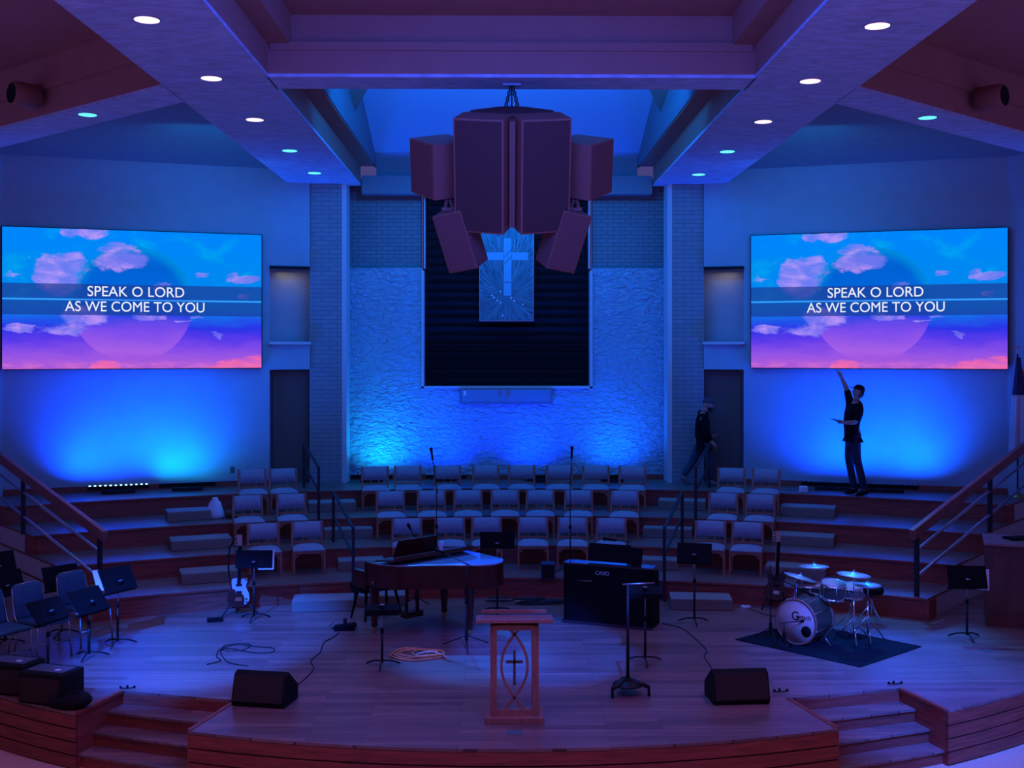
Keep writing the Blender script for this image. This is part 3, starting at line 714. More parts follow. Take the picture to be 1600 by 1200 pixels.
for s in (-1, 1):
    for k in range(9):
        z = 0.85+0.27*k/8; x = s*(0.075-0.065*k/8)
        c = Vector((x, 0.36, z)); pts = []
        for j in range(10):
            a = 2*PI*j/10; u, v = 0.016*math.cos(a), 0.032*math.sin(a)
            pts.append(c+(Vector((u, 0, v)) if k % 2 else Vector((0, u, v))))
        mb.tube(pts, 0.008, 6, close=True)
mb.tube([(0, 0.36, .78), (0, 0.36, 1.13)], 0.009)
mb.build('chain', 'black_metal', T)
mb = MB(); mb.box((0, 0.36, 1.125), (0.22, 0.10, 0.025)); mb.build('ceiling_plate', 'steel', T)
# ---- cross artwork hanging before the louvres
def mosaic():
    m = bpy.data.materials.new('radiating_glass'); m.use_nodes = True; nt = m.node_tree; b = nt.nodes['Principled BSDF']
    N = lambda t: nt.nodes.new(t); Lk = nt.links.new
    tc = N('ShaderNodeTexCoord'); sep = N('ShaderNodeSeparateXYZ'); Lk(tc.outputs['Object'], sep.inputs[0])
    at = N('ShaderNodeMath'); at.operation = 'ARCTAN2'; Lk(sep.outputs[0], at.inputs[0]); Lk(sep.outputs[2], at.inputs[1])
    mu = N('ShaderNodeMath'); mu.operation = 'MULTIPLY'; mu.inputs[1].default_value = 12; Lk(at.outputs[0], mu.inputs[0])
    rr = N('ShaderNodeVectorMath'); rr.operation = 'LENGTH'; Lk(tc.outputs['Object'], rr.inputs[0])
    cb = N('ShaderNodeCombineXYZ'); Lk(mu.outputs[0], cb.inputs[0]); Lk(rr.outputs['Value'], cb.inputs[1])
    mp = N('ShaderNodeMapping'); mp.inputs['Scale'].default_value = (1.6, 1.2, 1); Lk(cb.outputs[0], mp.inputs[0])
    vo = N('ShaderNodeTexVoronoi'); vo.inputs['Scale'].default_value = 1.6; Lk(mp.outputs[0], vo.inputs['Vector'])
    r = N('ShaderNodeValToRGB'); e = r.color_ramp.elements; e[0].color = (0.03, 0.12, 0.15, 1); e[1].color = (0.13, 0.34, 0.34, 1); Lk(vo.outputs['Color'], r.inputs[0])
    ve = N('ShaderNodeTexVoronoi'); ve.feature = 'DISTANCE_TO_EDGE'; ve.inputs['Scale'].default_value = 1.6; Lk(mp.outputs[0], ve.inputs['Vector'])
    gt = N('ShaderNodeMath'); gt.operation = 'GREATER_THAN'; gt.inputs[1].default_value = 0.05; Lk(ve.outputs['Distance'], gt.inputs[0])
    mx = N('ShaderNodeMix'); mx.data_type = 'RGBA'; Lk(gt.outputs[0], mx.inputs[0]); mx.inputs[6].default_value = (0.02, 0.05, 0.07, 1); Lk(r.outputs[0], mx.inputs[7])
    Lk(mx.outputs[2], b.inputs['Base Color']); b.inputs['Roughness'].default_value = 0.3; return m
M['mosaic'] = mosaic()
M['cross'] = mat('pale_glass_cross', (0.16, 0.42, 0.50), 0.35)
c = W_(791.5, 430, 22.4)
t = thing('cross_artwork', 'tall glass mosaic panel with a pale cross before the louvres', 'artwork', (c.x, 22.42, 5.60), 0)
h = 2.4
mb = MB(); mb.box((0, 0.02, 0), (1.09, 0.04, h)); mb.build('backing', 'steel', t)
mb = MB(); mb.box((0, -0.005, 0.69), (1.06, 0.012, h-0.04)); p = mb.build('glass_mosaic', 'mosaic', t, loc=(0, 0, -.69))
mb = MB(); mb.box((0.02, -0.02, -0.115), (0.155, 0.02, 1.15)); mb.box((0.0, -0.019, 0.10), (0.86, 0.018, 0.155)); cr = mb.build('cross', 'cross', t)
mb = MB()
for (a_, b_) in (((-0.05, -0.05), (0.10, 0.10)), ((-0.05, 0.08), (0.10, 0.24)), ((-0.05, -0.42), (0.10, -0.42)), ((-0.06, 0.02), (-0.06, 0.18)), ((0.10, 0.02), (0.10, 0.18))):
    mb.bar((a_[0], -0.032, a_[1]), (b_[0], -0.032, b_[1]), 0.004, 0.008)
mb.build('lead_line', 'black', cr)
random.seed(3); mb = MB()
for k in range(9): mb.box((random.uniform(-.3, .45), -0.02, random.uniform(-1.1, -0.6)), (0.03, 0.01, 0.035), rot=(0, random.uniform(-1, 1), 0))
mb.build('glass_chip', 'white', t)
# ================================================================== CHOIR CHAIRS, BLOCKS, RAILS
def on_arc(px, R):
    k = (px-800)/1750; dx, dy = CT*k+ST, CT-k*ST
    ox, oy = -0.147, -RC
    a = dx*dx+dy*dy; b = ox*dx+oy*dy; c = ox*ox+oy*oy-R*R
    t = (-b+math.sqrt(b*b-a*c))/a
    return Vector((ox+dx*t, dy*t))
def make_choir_chair():
    t = thing('choir_chair', 'x', 'chair')
    for s in (-1, 1):
        MB().bar((s*.235, -.21, 0), (s*.235, -.21, .385), .034, .036).build('leg', 'chair_wood', t, bevel=.004)
        mb = MB(); mb.bar((s*.235, .20, 0), (s*.235, .195, .40), .034, .036); mb.bar((s*.235, .195, .39), (s*.235, .25, .775), .034, .036)
        mb.build('leg', 'chair_wood', t, bevel=.004)
    mb = MB()
    for s in (-1, 1):
        mb.bar((-.235, s*.205, .36), (.235, s*.205, .36), .024, .055); mb.bar((s*.235, -.2, .36), (s*.235, .2, .36), .024, .055)
        mb.bar((s*.215, -.205, .345), (s*.150, -.205, .345), .022, .05); mb.bar((s*.222, -.205, .28), (s*.165, -.205, .345), .022, .04)
    mb.bar((-.22, 0, .335), (.22, 0, .335), .03, .02)
    mb.build('seat_frame', 'chair_wood', t)
    mb = MB(); bm = mb.bm; n = 8; g = []
    for i in range(n+1):
        row = []
        for j in range(n+1):
            u, v = -1+2*i/n, -1+2*j/n
            z = .388+.062*(1-abs(u)**3.2)**.6*(1-abs(v)**3.2)**.6
            row.append(bm.verts.new((u*.238, v*.225-.005, z)))
        g.append(row)
    for i in range(n):
        for j in range(n): f = bm.faces.new((g[i][j], g[i+1][j], g[i+1][j+1], g[i][j+1])); f.smooth = True
    mb.box((0, -.005, .385), (.476, .45, .012))
    mb.build('seat', 'fabric', t)
    mb = MB(); n = 8; fr = []; bk = []
    for i in range(n+1):
        u = -1+2*i/n; y = -.022*(1-u*u)*-1
        fr.append([(u*.222, .205+.052*(z-.52)/.25-.015+y, z) for z in (.525, .65, .765)]); bk.append([(u*.222, .205+.052*(z-.52)/.25+.03+y, z) for z in (.525, .65, .765)])
    F = [[mb.bm.verts.new(p) for p in c] for c in fr]; Bk = [[mb.bm.verts.new(p) for p in c] for c in bk]
    for i in range(n):
        for k in range(2):
            mb.bm.faces.new((F[i][k], F[i+1][k], F[i+1][k+1], F[i][k+1])); mb.bm.faces.new((Bk[i][k], Bk[i][k+1], Bk[i+1][k+1], Bk[i+1][k]))
        mb.bm.faces.new((F[i][2], F[i+1][2], Bk[i+1][2], Bk[i][2])); mb.bm.faces.new((F[i][0], Bk[i][0], Bk[i+1][0], F[i+1][0]))
    for c in (0, n):
        for k in range(2): mb.bm.faces.new((F[c][k], F[c][k+1], Bk[c][k+1], Bk[c][k]))
    mb.build('backrest', 'fabric', t, smooth=True)
    mb = MB(); mb.bar((-.22, .205, .455), (.22, .205, .455), .018, .03)
    for x in (-.07, .07): mb.bar((x, .20, .46), (x, .212, .53), .014, .014)
    mb.build('back_rail', 'chair_wood', t)
    return t
chair0 = make_choir_chair(); used = []
ORD = ['leftmost', 'second from left', 'third from left', 'fourth from left', 'fourth from right', 'third from right', 'second from right', 'rightmost']
def place_chair(px, lvl, label, group):
    R = RR[lvl]+.80; p = on_arc(px, R+.22); a = math.atan2(p.x, p.y-RC); p = Vector((R*math.sin(a), RC+R*math.cos(a)))
    rz = -a
    if not used:
        o = chair0; o.location = (p.x, p.y, (lvl+1)*TH); o.rotation_euler = (0, 0, rz); o['label'] = label; o['group'] = group; used.append(1)
    else: dup(chair0, (p.x, p.y, (lvl+1)*TH), rz, label, group)
rows = [('front', 0, [636, 703, 760, 833, 895, 955]), ('middle', 1, [610, 674, 731, 789, 844, 904, 976]), ('back', 2, [586, 637, 699, 759, 815, 874, 931, 988])]
for nm, lv, xs in rows:
    n = len(xs)
    for i, px in enumerate(xs):
        if n == 8: o = ORD[i]
        elif n == 7: o = ['leftmost', 'second from left', 'third from left', 'the middle one', 'third from right', 'second from right', 'rightmost'][i]
        else: o = ['leftmost', 'second from left', 'third from left', 'third from right', 'second from right', 'rightmost'][i]
        place_chair(px, lv, 'wooden choir chair with grey seat, centre block %s row, %s' % (nm, o), 'choir chairs in the centre block')
for sd, table in (('left', [('front', 0, (411, 480)), ('middle', 1, (387, 455)), ('back', 2, (394, 442))]), ('right', [('front', 0, (1110, 1168)), ('middle', 1, (1130, 1188)), ('back', 2, (1143, 1197))])):
    for nm, lv, xs in table:
        for i, px in enumerate(xs):
            place_chair(px, lv, 'wooden choir chair beyond the %s aisle rail, %s row, %s one' % (sd, nm, 'left' if i == 0 else 'right'), 'choir chairs beside the aisles')
# step blocks
def block(x0, x1, py, z, label, dep=.49, rz=None, ref=None):
    pm = G((x0+x1)/2, py, z); d = pm.y; w = (x1-x0)/1750*d*0.97
    if rz is None: rz = -math.atan2(pm.x, pm.y-RC)
    t = thing('step_block', label, 'step', (pm.x+math.sin(rz)*-dep/2, pm.y+math.cos(rz)*dep/2, z), rz, 'half steps at the aisles')
    MB().box((0, 0, .0775), (w, dep, .155), bev=.012).build('block_body', 'block', t)
    MB().box((0, 0, .159), (w-.01, dep-.01, .008)).build('tread_carpet', 'block_top', t)
for x0, x1, py, z, n in ((262, 330, 814, 3, 'top'), (268, 363, 859, 2, 'second from top'), (284, 378, 911, 1, 'bottom')):
    block(x0, x1, py, z*TH, 'carpeted half step in the far left aisle, %s of three' % n)
for x0, x1, py, z, n in ((482, 558, 800, 3, 'top'), (506, 584, 842, 2, 'middle'), (528, 602, 892, 1, 'lower')):
    block(x0, x1, py, z*TH, 'carpeted half step in the aisle left of the centre chairs, %s one' % n)
for x0, x1, py, z, n in ((1027, 1103, 797, 3, 'top'), (1003, 1082, 841, 2, 'middle'), (984, 1060, 891, 1, 'lower')):
    block(x0, x1, py, z*TH, 'carpeted half step in the aisle right of the centre chairs, %s one' % n)
for x0, x1, py, z, n in ((1218, 1304, 808, 3, 'top'), (1210, 1302, 854, 2, 'middle'), (1193, 1290, 904, 1, 'bottom')):
    block(x0, x1, py, z*TH, 'carpeted half step in the far right aisle, %s of three' % n)
block(455, 553, 956, 0, 'carpeted half step on the stage floor left of the piano', rz=.10)
block(1047, 1146, 954, 0, 'carpeted half step on the stage floor right of the keyboard', rz=-.10)
block(556, 634, 948, 0, 'carpeted half step on the stage floor behind the piano', rz=.05, dep=.38)
# big side handrails running up the riser ends
for sx, nm in ((-1, 'left'), (1, 'right')):
    E1 = ends[0]+Vector((-.10, .14)); E3 = ends[2]+Vector((.20, .14)); E5 = E1+(E3-E1)*1.9
    t = thing('stair_handrail', 'wooden topped handrail with two steel rods at the far %s of the risers' % nm, 'handrail', (sx*E1.x, E1.y, TH), 0)
    o = Vector((sx*E1.x, E1.y, TH))
    def P3(f, z): 
        p = E1.lerp(E5, f); return Vector((sx*p.x, p.y, TH+2*TH*f*1.9+z))-o
    f3 = 1/1.9
    mb = MB(); mb.bar(P3(-.03, .93), P3(1.0, .93), .085, .15); mb.build('top_rail', 'rail_wood', t, bevel=.012)
    for z in (.66, .28):
        MB().tube([P3(.0, z), P3(1.0, z)], .022, 10).build('rod', 'rod', t)
    for f in (0.0, f3, .97):
        p = P3(f, 0); MB().bar(p, p+Vector((0, 0, .90)), .065, .055).build('post', 'post', t, bevel=.004)
# aisle rails
def aisle_rail(pf, pb, label, r=.021):
    # pf, pb = (px, base z, d, top z)
    a = W_(pf[0], 545, pf[2]); b = W_(pb[0], 545, pb[2])
    o = Vector((a.x, a.y, pf[1]))
    t = thing('aisle_handrail', label, 'handrail', tuple(o), 0, 'black rails along the two aisles')
    A0 = Vector((0, 0, 0)); A1 = Vector((0, 0, pf[3]-pf[1])); B0 = Vector((b.x, b.y, pb[1]))-o; B1 = Vector((b.x, b.y, pb[3]))-o
    MB().bar(A0, A1, .045, .045).build('post', 'post', t, bevel=.003); MB().bar(B0, B1, .045, .045).build('post', 'post', t, bevel=.003)
    MB().bar(A1, B1, .045, .03).build('top_rail', 'post', t); dz = Vector((0, 0, -.40))
    MB().bar(A1+dz, B1+dz, .035, .025).build('lower_rail', 'post', t)
aisle_rail((552, 0.0, 17.05, 1.12), (521, 2*TH, 18.7, 2*TH+.84), 'lower black aisle handrail left of the centre chairs')
aisle_rail((1038, 0.0, 17.05, 1.12), (1066, 2*TH, 18.7, 2*TH+.84), 'lower black aisle handrail right of the centre chairs')
aisle_rail((498, 2*TH, 19.2, 3*TH+.88), (475, 4*TH, 21.05, 4*TH+.82), 'upper black aisle handrail by the left brick pier')
aisle_rail((1087, 2*TH, 19.2, 3*TH+.88), (1108, 4*TH, 21.05, 4*TH+.82), 'upper black aisle handrail by the walking man')
# ================================================================== STAGE: STANDS, CHAIRS
def tripod_base(mb, r=.24, n=3, a0=.5):
    for k in range(n):
        a = a0+2*PI*k/n
        mb.bar((0.01*math.cos(a), .01*math.sin(a), .06), (r*.55*math.cos(a), r*.55*math.sin(a), .055), .022, .012)
        mb.bar((r*.55*math.cos(a), r*.55*math.sin(a), .055), (r*math.cos(a), r*math.sin(a), .006), .022, .012)
def music_stand(px, py, zc, yaw, label, tilt=20, w=.50, h=.33, paper=None, a0=.5, r=.24, d=None):
    p = G(px, py) if d is None else W_(px, 545, d)
    t = thing('music_stand', label, 'music stand', (p.x, p.y, 0), 0, 'black music stands on the stage')
    for k in range(3):
        a = a0+2*PI*k/3; mb = MB()
        c, s = math.cos(a), math.sin(a)
        mb.tube([(.012*c, .012*s, .075), (r*.5*c, r*.5*s, .062), (r*.85*c, r*.85*s, .03), (r*c, r*s, .010)], [.011, .011, .011, .008], 8)
        mb.build('leg', 'black_metal', t)
    MB().tube([(0, 0, .05), (0, 0, zc*.62)], .016, 10).build('pole', 'black_metal', t)
    MB().tube([(0, 0, zc*.60), (0, 0, zc-.03)], .009, 8).build('inner_pole', 'steel', t)
    MB().tube([(0, 0, zc*.60-.02), (0, 0, zc*.60+.03)], .021, 10).build('collar', 'black', t)
    m = Matrix.Translation((0, 0, zc)) @ Matrix.Rotation(yaw, 4, 'Z') @ Matrix.Rotation(math.radians(-tilt), 4, 'X')
    mb = MB(); mb.box((0, 0, 0), (w, .006, h), mtx=m); mb.box((0, .03, -h/2), (w, .06, .006), mtx=m); mb.box((0, .06, -h/2+.012), (w, .005, .03), mtx=m)
    mb.box((0, -.02, -.04), (.05, .035, .07), mtx=m)
    mb.build('desk', 'black', t)
    MB().tube([tuple(m @ Vector((-.03, -.042, -.04))), tuple(m @ Vector((.03, -.042, -.04)))], .012, 8).build('clamp_knob', 'steel', t)
    if paper:
        mb = MB(); mb.box((paper[0], .012, paper[1]), (.22, .006, .28), mtx=m, rot=(0, paper[2], 0)); q = mb.build('sheet_music', 'paper', None)
        q.location = (p.x, p.y, 0)
        tag(q, 'white sheet of music sticking out of '+paper[3], 'sheet music')
    return t
music_stand(8, 1008, .80, .95, 'black music stand at the left edge, pole among the blue chairs', 22)
music_stand(-4, 992, .95, .9, 'black music stand cut off by the left edge of the picture', 22)
music_stand(75, 1050, .74, 1.15, 'low black music stand in front of the blue chairs', 40, h=.30)
music_stand(96, 993, .78, .85, 'black music stand behind the two blue chairs', 22)
music_stand(139, 1028, .72, 1.15, 'black music stand right of the empty blue chair', 38, w=.52)
music_stand(184, 1008, .86, 1.0, 'black music stand left of centre with a white sheet', 30, paper=(-.22, .03, .1, 'the black music stand beside the left riser'))
music_stand(397, 968, .86, .05, 'wide black music stand beside the bass guitar', 12, w=.52, h=.25, paper=(.17, -.01, 0, 'the stand beside the bass guitar'))
music_stand(597, 1042, .72, .1, 'low black stand with a flat top before the left end of the piano', 87, w=.42, h=.26)
music_stand(777, 958, 1.06, 0, 'black music stand standing behind the piano, above the lectern', 8, w=.50, h=.24)
music_stand(1008, 1036, .90, -.15, 'black music stand before the right end of the keyboard', 84, w=.42)
music_stand(1085, 974, .99, -.25, 'black music stand tilted beside the right floor block', 28, w=.48, h=.28)
music_stand(1511, 998, .82, -.12, 'black music stand beside the wooden console', 22, w=.50, h=.30, paper=(.17, -.02, .1, 'the stand beside the wooden console'))
# rolling stand
p = G(981, 1084)
t = thing('rolling_stand', 'black pole on a heavy three-wheeled base before the keyboard', 'stand', (p.x, p.y, 0), 0)
MB().tube([(0, 0, .12), (0, 0, 1.22)], [.020, .014], 12).build('pole', 'black_metal', t)
mb = MB()
for k in range(3):
    a = -PI/2+.15+2*PI*k/3+PI; c, s = math.cos(a), math.sin(a)
    mb.tube([(0, 0, .15), (.12*c, .12*s, .135), (.24*c, .24*s, .10)], [.045, .03, .022], 8)
mb.lathe([(0, .165), (.05, .16), (.13, .135), (.17, .115), (.17, .10), (0, .10)], 28)
mb.build('base', 'black_metal', t)
for k in range(3):
    a = -PI/2+.15+2*PI*k/3+PI; c, s = math.cos(a), math.sin(a)
    mb = MB(); mb.tube([(.24*c, .24*s, .11), (.24*c, .24*s, .05)], .014, 8); mb.tube([(.24*c-.012, .24*s, .034), (.24*c+.012, .24*s, .034)], .034, 14); mb.build('caster', 'black', t)
mb = MB(); mb.tube([(-.06, 0, 1.22), (.30, -.02, 1.24)], .010, 8); mb.build('cross_arm', 'steel', t)
# blue orchestra chairs
def make_blue_chair():
    t = thing('stacking_chair', 'x', 'chair')
    for s in (-1, 1):
        MB().tube([(s*.22, -.22, .43), (s*.235, -.26, 0)], .012, 8).build('leg', 'steel', t)
        MB().tube([(s*.22, .16, .43), (s*.235, .24, 0)], .012, 8).build('leg', 'steel', t)
        MB().tube([(s*.22, -.22, .43), (s*.22, .17, .43), (s*.22, .24, .50), (s*.215, .29, .70), (s*.20, .33, .84), (s*.14, .345, .88)], .011, 8).build('back_frame', 'steel', t)
    mb = MB(); mb.tube([(-.225, -.235, .20), (.225, -.235, .20)], .008, 6); mb.tube([(-.22, .16, .41), (.22, .16, .41)], .008, 6); mb.tube([(-.14, .345, .88), (.14, .345, .88)], .011, 8); mb.build('stretcher', 'steel', t)
    mb = MB(); mb.box((0, -.02, .455), (.46, .44, .06), bev=.025); mb.build('seat', 'blue_fabric', t, smooth=True)
    mb = MB(); mb.box((0, 0, 0), (.41, .05, .42), mtx=Matrix.Translation((0, .295, .67)) @ Matrix.Rotation(math.radians(-12), 4, 'X'), bev=.024); mb.build('backrest', 'blue_fabric', t, smooth=True)
    return t
bc = make_blue_chair()
g = 'blue padded chairs at the left of the stage'
p = G(133, 1003); bc.location = (p.x, p.y, 0); bc.rotation_euler = (0, 0, .95); bc['label'] = 'blue padded chair at left, nearest the riser, right of the others'; bc['group'] = g
p = G(66, 1026); dup(bc, (p.x, p.y, 0), .98, 'blue padded chair at left, middle one of the row behind stands', g)
p = G(4, 1042); dup(bc, (p.x, p.y, 0), 1.0, 'blue padded chair at the left edge, only its seat in view', g)
p = G(-14, 975); dup(bc, (p.x, p.y, 0), .7, 'blue padded chair behind the others, cut by the left edge', g)
# mic stands
def mic_stand(p, ztop, label, boom=None, legs=True, r=.26, mic=True, group='microphone stands'):
    t = thing('microphone_stand', label, 'microphone stand', (p[0], p[1], p[2]), 0, group)
    if legs:
        for k in range(3):
            a = .6+2*PI*k/3; MB().tube([(0, 0, .16), (r*math.cos(a), r*math.sin(a), .010)], .008, 6).build('leg', 'black_metal', t)
        MB().tube([(0, 0, .10), (0, 0, .22)], .022, 10).build('hub', 'black', t)
    MB().tube([(0, 0, .06), (0, 0, ztop*.55)], .012, 8).build('pole', 'black_metal', t)
    MB().tube([(0, 0, ztop*.5), (0, 0, ztop)], .008, 8).build('inner_pole', 'black_metal', t)
    MB().tube([(0, 0, ztop*.53), (0, 0, ztop*.57)], .022, 10).build('clutch', 'black', t)
    e = Vector((0, 0, ztop))
    if boom:
        a = e-Vector(boom)*.25; b = e+Vector(boom); MB().tube([tuple(a), tuple(b)], .007, 8).build('boom', 'black_metal', t); e = b
    if mic:
        dv = Vector(boom).normalized() if boom else Vector((0, 0, 1))
        mb = MB(); mb.tube([tuple(e), tuple(e+dv*.12), tuple(e+dv*.16)], [.016, .018, .022], 10); mb.sphere(tuple(e+dv*.17), .027); mb.build('microphone', 'black', t)
    return t
p = W_(682, 545, 17.55); mic_stand((p.x, p.y, TH), 1.38, 'tall black microphone stand in the choir, left of centre', boom=(-.06, .0, .42), mic=True)
p = W_(891, 545, 17.55); mic_stand((p.x, p.y, TH), 1.36, 'tall black microphone stand in the choir, right of centre', boom=(.02, .0, .46), mic=True)
p = G(729, 1012); mic_stand((p.x, p.y, 0), 1.08, 'black tripod microphone stand at the tail of the piano', boom=(-.30, .35, .07), r=.34)
p = G(646, 905, TH); p = W_(648, 545, 16.1)
# ---- lectern
p = G(804, 1132)
t = thing('lectern', 'open reddish wooden lectern with a cross between crossing curves', 'lectern', (p.x, p.y+.19, 0), 0)
MB().box((0, 0, .035), (.61, .40, .07), bev=.008).build('base', 'lectern', t)
for s in (-1, 1): MB().box((s*.216, 0, .53), (.068, .30, .94), bev=.004).build('side_post', 'lectern', t)
MB().box((0, -.02, .10), (.37, .24, .07)).build('lower_rail', 'lectern', t)
MB().box((0, -.02, .98), (.37, .26, .05)).build('upper_rail', 'lectern', t)
mb = MB(); mb.box((0, 0, 0), (.80, .44, .035), rot=(-.12, 0, 0)); mb.build('top', 'lectern', t, loc=(0, 0, 1.035), bevel=.004)
MB().box((0, 0, 1.08), (.68, .02, .035)).build('book_ledge', 'lectern', t, loc=(0, .17, -.005))
for s in (-1, 1):
    pts = []
    for k in range(25):
        z = .105+.85*k/24; u = abs((z-.575)/.325)
        x = s*(.135*(1-u*u) if u < 1 else -.27*(u-1))
        pts.append((x, -.10, z))
    mb = MB()
    for a_, b_ in zip(pts, pts[1:]): mb.bar(a_, b_, .022, .026)
    mb.build('curved_slat', 'lectern', t)
mb = MB(); mb.box((0, -.11, .56), (.026, .025, .36)); mb.box((0, -.11, .62), (.17, .025, .026)); mb.build('cross', 'console', t)
p = G(804, 1145); tag(MB().box((0, 0, .003), (.17, .14, .006)).build('floor_pocket', 'steel', None, loc=(p.x, p.y, 0)), 'square metal floor plate in front of the lectern', 'floor plate')
p = G(1545, 1017); tag(MB().box((0, 0, .003), (.17, .12, .006)).build('floor_pocket', 'steel', None, loc=(p.x, p.y, 0)), 'metal floor plate near the right edge of the stage', 'floor plate')
# small floor fittings by the steps
for px, py, lb in ((198, 1077, 'left flight of steps'), (1221, 1082, 'inner corner of the right flight of steps'), (1400, 1070, 'outer corner of the right flight of steps')):
    p = G(px, py); mb = MB()
    mb.tube([(-.075, .02, .012), (-.06, 0, .012), (.03, 0, .012), (.075, .03, .014)], .006, 6)
    for q in ((-.075, .02), (.075, .035), (-.01, .05)): mb.sphere((q[0], q[1], .016), .016, seg=8)
    tag(mb.build('floor_bracket', 'black', None, loc=(p.x, p.y, 0)), 'small black floor bracket above the '+lb, 'bracket', 'small floor brackets by the steps')
# ---- wedge monitors
def wedge(px, py, rz, label, w=.60):
    p = G(px, py)
    t = thing('floor_monitor', label, 'speaker', (p.x, p.y, 0), rz, 'wedge monitors at the stage front')
    prof = [(0.02, 0.0), (-0.01, .05), (.07, .33), (.15, .36), (.42, .16), (.42, 0.0)]
    mb = MB(); a = [mb.bm.verts.new((-w/2, y, z)) for y, z in prof]; b = [mb.bm.verts.new((w/2, y, z)) for y, z in prof]
    mb.bm.faces.new(a); mb.bm.faces.new(b[::-1]); n = len(prof)
    for i in range(n): mb.bm.faces.new((a[i], b[i], b[(i+1)%n], a[(i+1)%n]))
    mb.build('cabinet', 'wedge', t, bevel=.012)
    mb = MB(); mb.bar((0, .026, .19-.125), (0, .026+.07, .19+.12), w-.05, .010)
    mb = MB(); mb.hexa([(-w/2+.02, -.012, .06), (w/2-.02, -.012, .06), (w/2-.02, .03, .06), (-w/2+.02, .03, .06), (-w/2+.02, .058, .325), (w/2-.02, .058, .325), (w/2-.02, .1, .325), (-w/2+.02, .1, .325)])
    mb.build('grille', 'wedge_grille', t)
    MB().tube([(w/2-.005, .14, .20), (w/2+.012, .14, .20), (w/2+.012, .26, .14), (w/2-.005, .26, .14)], .008, 6).build('handle', 'black', t)
    return t
wedge(402, 1106, -.20, 'black wedge floor monitor on the left front of the stage')
wedge(1160, 1102, .08, 'black wedge floor monitor on the right front of the stage', .62)
# dark cases at far left
def case(px, py, rz, w, label):
    p = G(px, py); t = thing('subwoofer', label, 'speaker', (p.x, p.y, 0), rz, 'black bass cabinets at the left stage edge')
    MB().box((0, .19, .17), (w, .38, .34), bev=.015).build('cabinet', 'wedge', t)
    MB().box((0, -.004, .16), (w-.05, .012, .26)).build('grille', 'wedge_grille', t)
    MB().box((0, .19, .345), (w-.10, .24, .008)).build('top_panel', 'steel_dark', t)
    MB().box((.12, .14, .353), (.06, .05, .006)).build('badge', 'white', t)
case(62, 1102, -.30, .56, 'black bass cabinet at the left edge, right of its twin')
case(2, 1086, -.30, .56, 'black bass cabinet cut by the left edge of the picture')
p = G(112, 1112); t = thing('gear_bag', 'lumpy black gear bag beside the black cabinets', 'bag', (p.x-.02, p.y+.12, 0), 0)
mb = MB(); mb.sphere((0, 0, .09), .17, sc=(1.15, .8, .55), seg=20); mb.sphere((-.14, .02, .07), .13, sc=(1.1, .8, .6), seg=16)
o = mb.build('bag_body', 'black_matte', t); o.modifiers.new('sub', 'SUBSURF').levels = 1
MB().tube([(-.15, -.06, .14), (-.05, -.08, .20), (.08, -.07, .19)], .010, 8).build('strap', 'black', t)
# ---- cables, pedals
def cable(pts, r, m, label, smooth=3, cat='cable', z=0):
    P = [G(a, b, z) for a, b in pts]; P = [Vector((q.x, q.y, z+r)) for q in P]
    out = []
    for i in range(len(P)-1):
        p0, p1, p2, p3 = P[max(i-1, 0)], P[i], P[i+1], P[min(i+2, len(P)-1)]
        for k in range(6):
            u = k/6; out.append(0.5*((2*p1)+(p2-p0)*u+(2*p0-5*p1+4*p2-p3)*u*u+(3*p1-p0-3*p2+p3)*u**3))
    out.append(P[-1]); o = out[0].copy(); o.z = z
    return tag(MB().tube([q-o for q in out], r, 6).build('cable', m, None, loc=tuple(o)), label, cat)
cable([(461, 1074), (478, 1060), (490, 1046), (486, 1033), (500, 1020), (506, 1005), (520, 997), (530, 989)], .007, 'cable', 'thin black cable curving from the left monitor to the pedal')
cable([(1118, 1055), (1108, 1038), (1100, 1026), (1104, 1017), (1088, 1000), (1070, 985), (1056, 979), (1034, 975)], .007, 'cable', 'thin black cable curving from the right monitor towards the keyboard')
cable([(323, 1039), (345, 1033), (338, 1026), (345, 1015), (370, 1008), (400, 1011), (425, 1013), (427, 1019), (405, 1021), (380, 1018), (360, 1014), (345, 1018), (352, 1032), (365, 1038), (388, 1041)], .007, 'cable', 'loose coil of black cable on the floor behind the left monitor')
cable([(345, 1016), (352, 1009), (378, 1006), (392, 1008), (380, 1016), (352, 1018)], .006, 'cable', 'small loop of thin cable lying on the loose coil')
cable([(1158, 948), (1180, 955), (1200, 962), (1222, 963)], .006, 'cable', 'thin cable on the floor behind the drums')
# orange coil
mb = MB(); c0 = G(652, 1024)
for k, (rx, ry, ox, oy) in enumerate(((.34, .26, 0, 0), (.27, .20, .05, .03), (.22, .24, -.08, .02), (.16, .14, .09, -.02), (.30, .15, .04, -.06))):
    mb.tube([(ox+rx*math.cos(a*PI/12), oy+ry*math.sin(a*PI/12)+.02*math.sin(a), .012+.008*k) for a in range(24)], .009, 6, close=True)
tag(mb.build('extension_cord', 'orange', None, loc=(c0.x, c0.y, 0)), 'coil of orange extension cord between piano and lectern', 'cord')
tag(MB().tube([(-.1, -.1, .05), (0, -.02, .055), (.1, .0, .055), (.2, -.03, .03), (.28, -.12, .012)], .010, 6).build('cable', 'white', None, loc=(c0.x+.10, c0.y-.03, 0)), 'short white cable lying over the orange coil', 'cable')
p = G(537, 984)
t = thing('sustain_pedal', 'black pedal box on the floor left of the piano', 'pedal', (p.x, p.y, 0), .1)
mb = MB(); mb.hexa([(-.12, -.08, 0), (.14, -.08, 0), (.12, .1, 0), (-.12, .1, 0), (-.15, -.08, .05), (.19, -.1, .09), (.16, .1, .08), (-.12, .1, .05)]); mb.build('housing', 'black', t)
MB().box((.02, 0, .11), (.05, .05, .09)).build('button', 'black_metal', t)
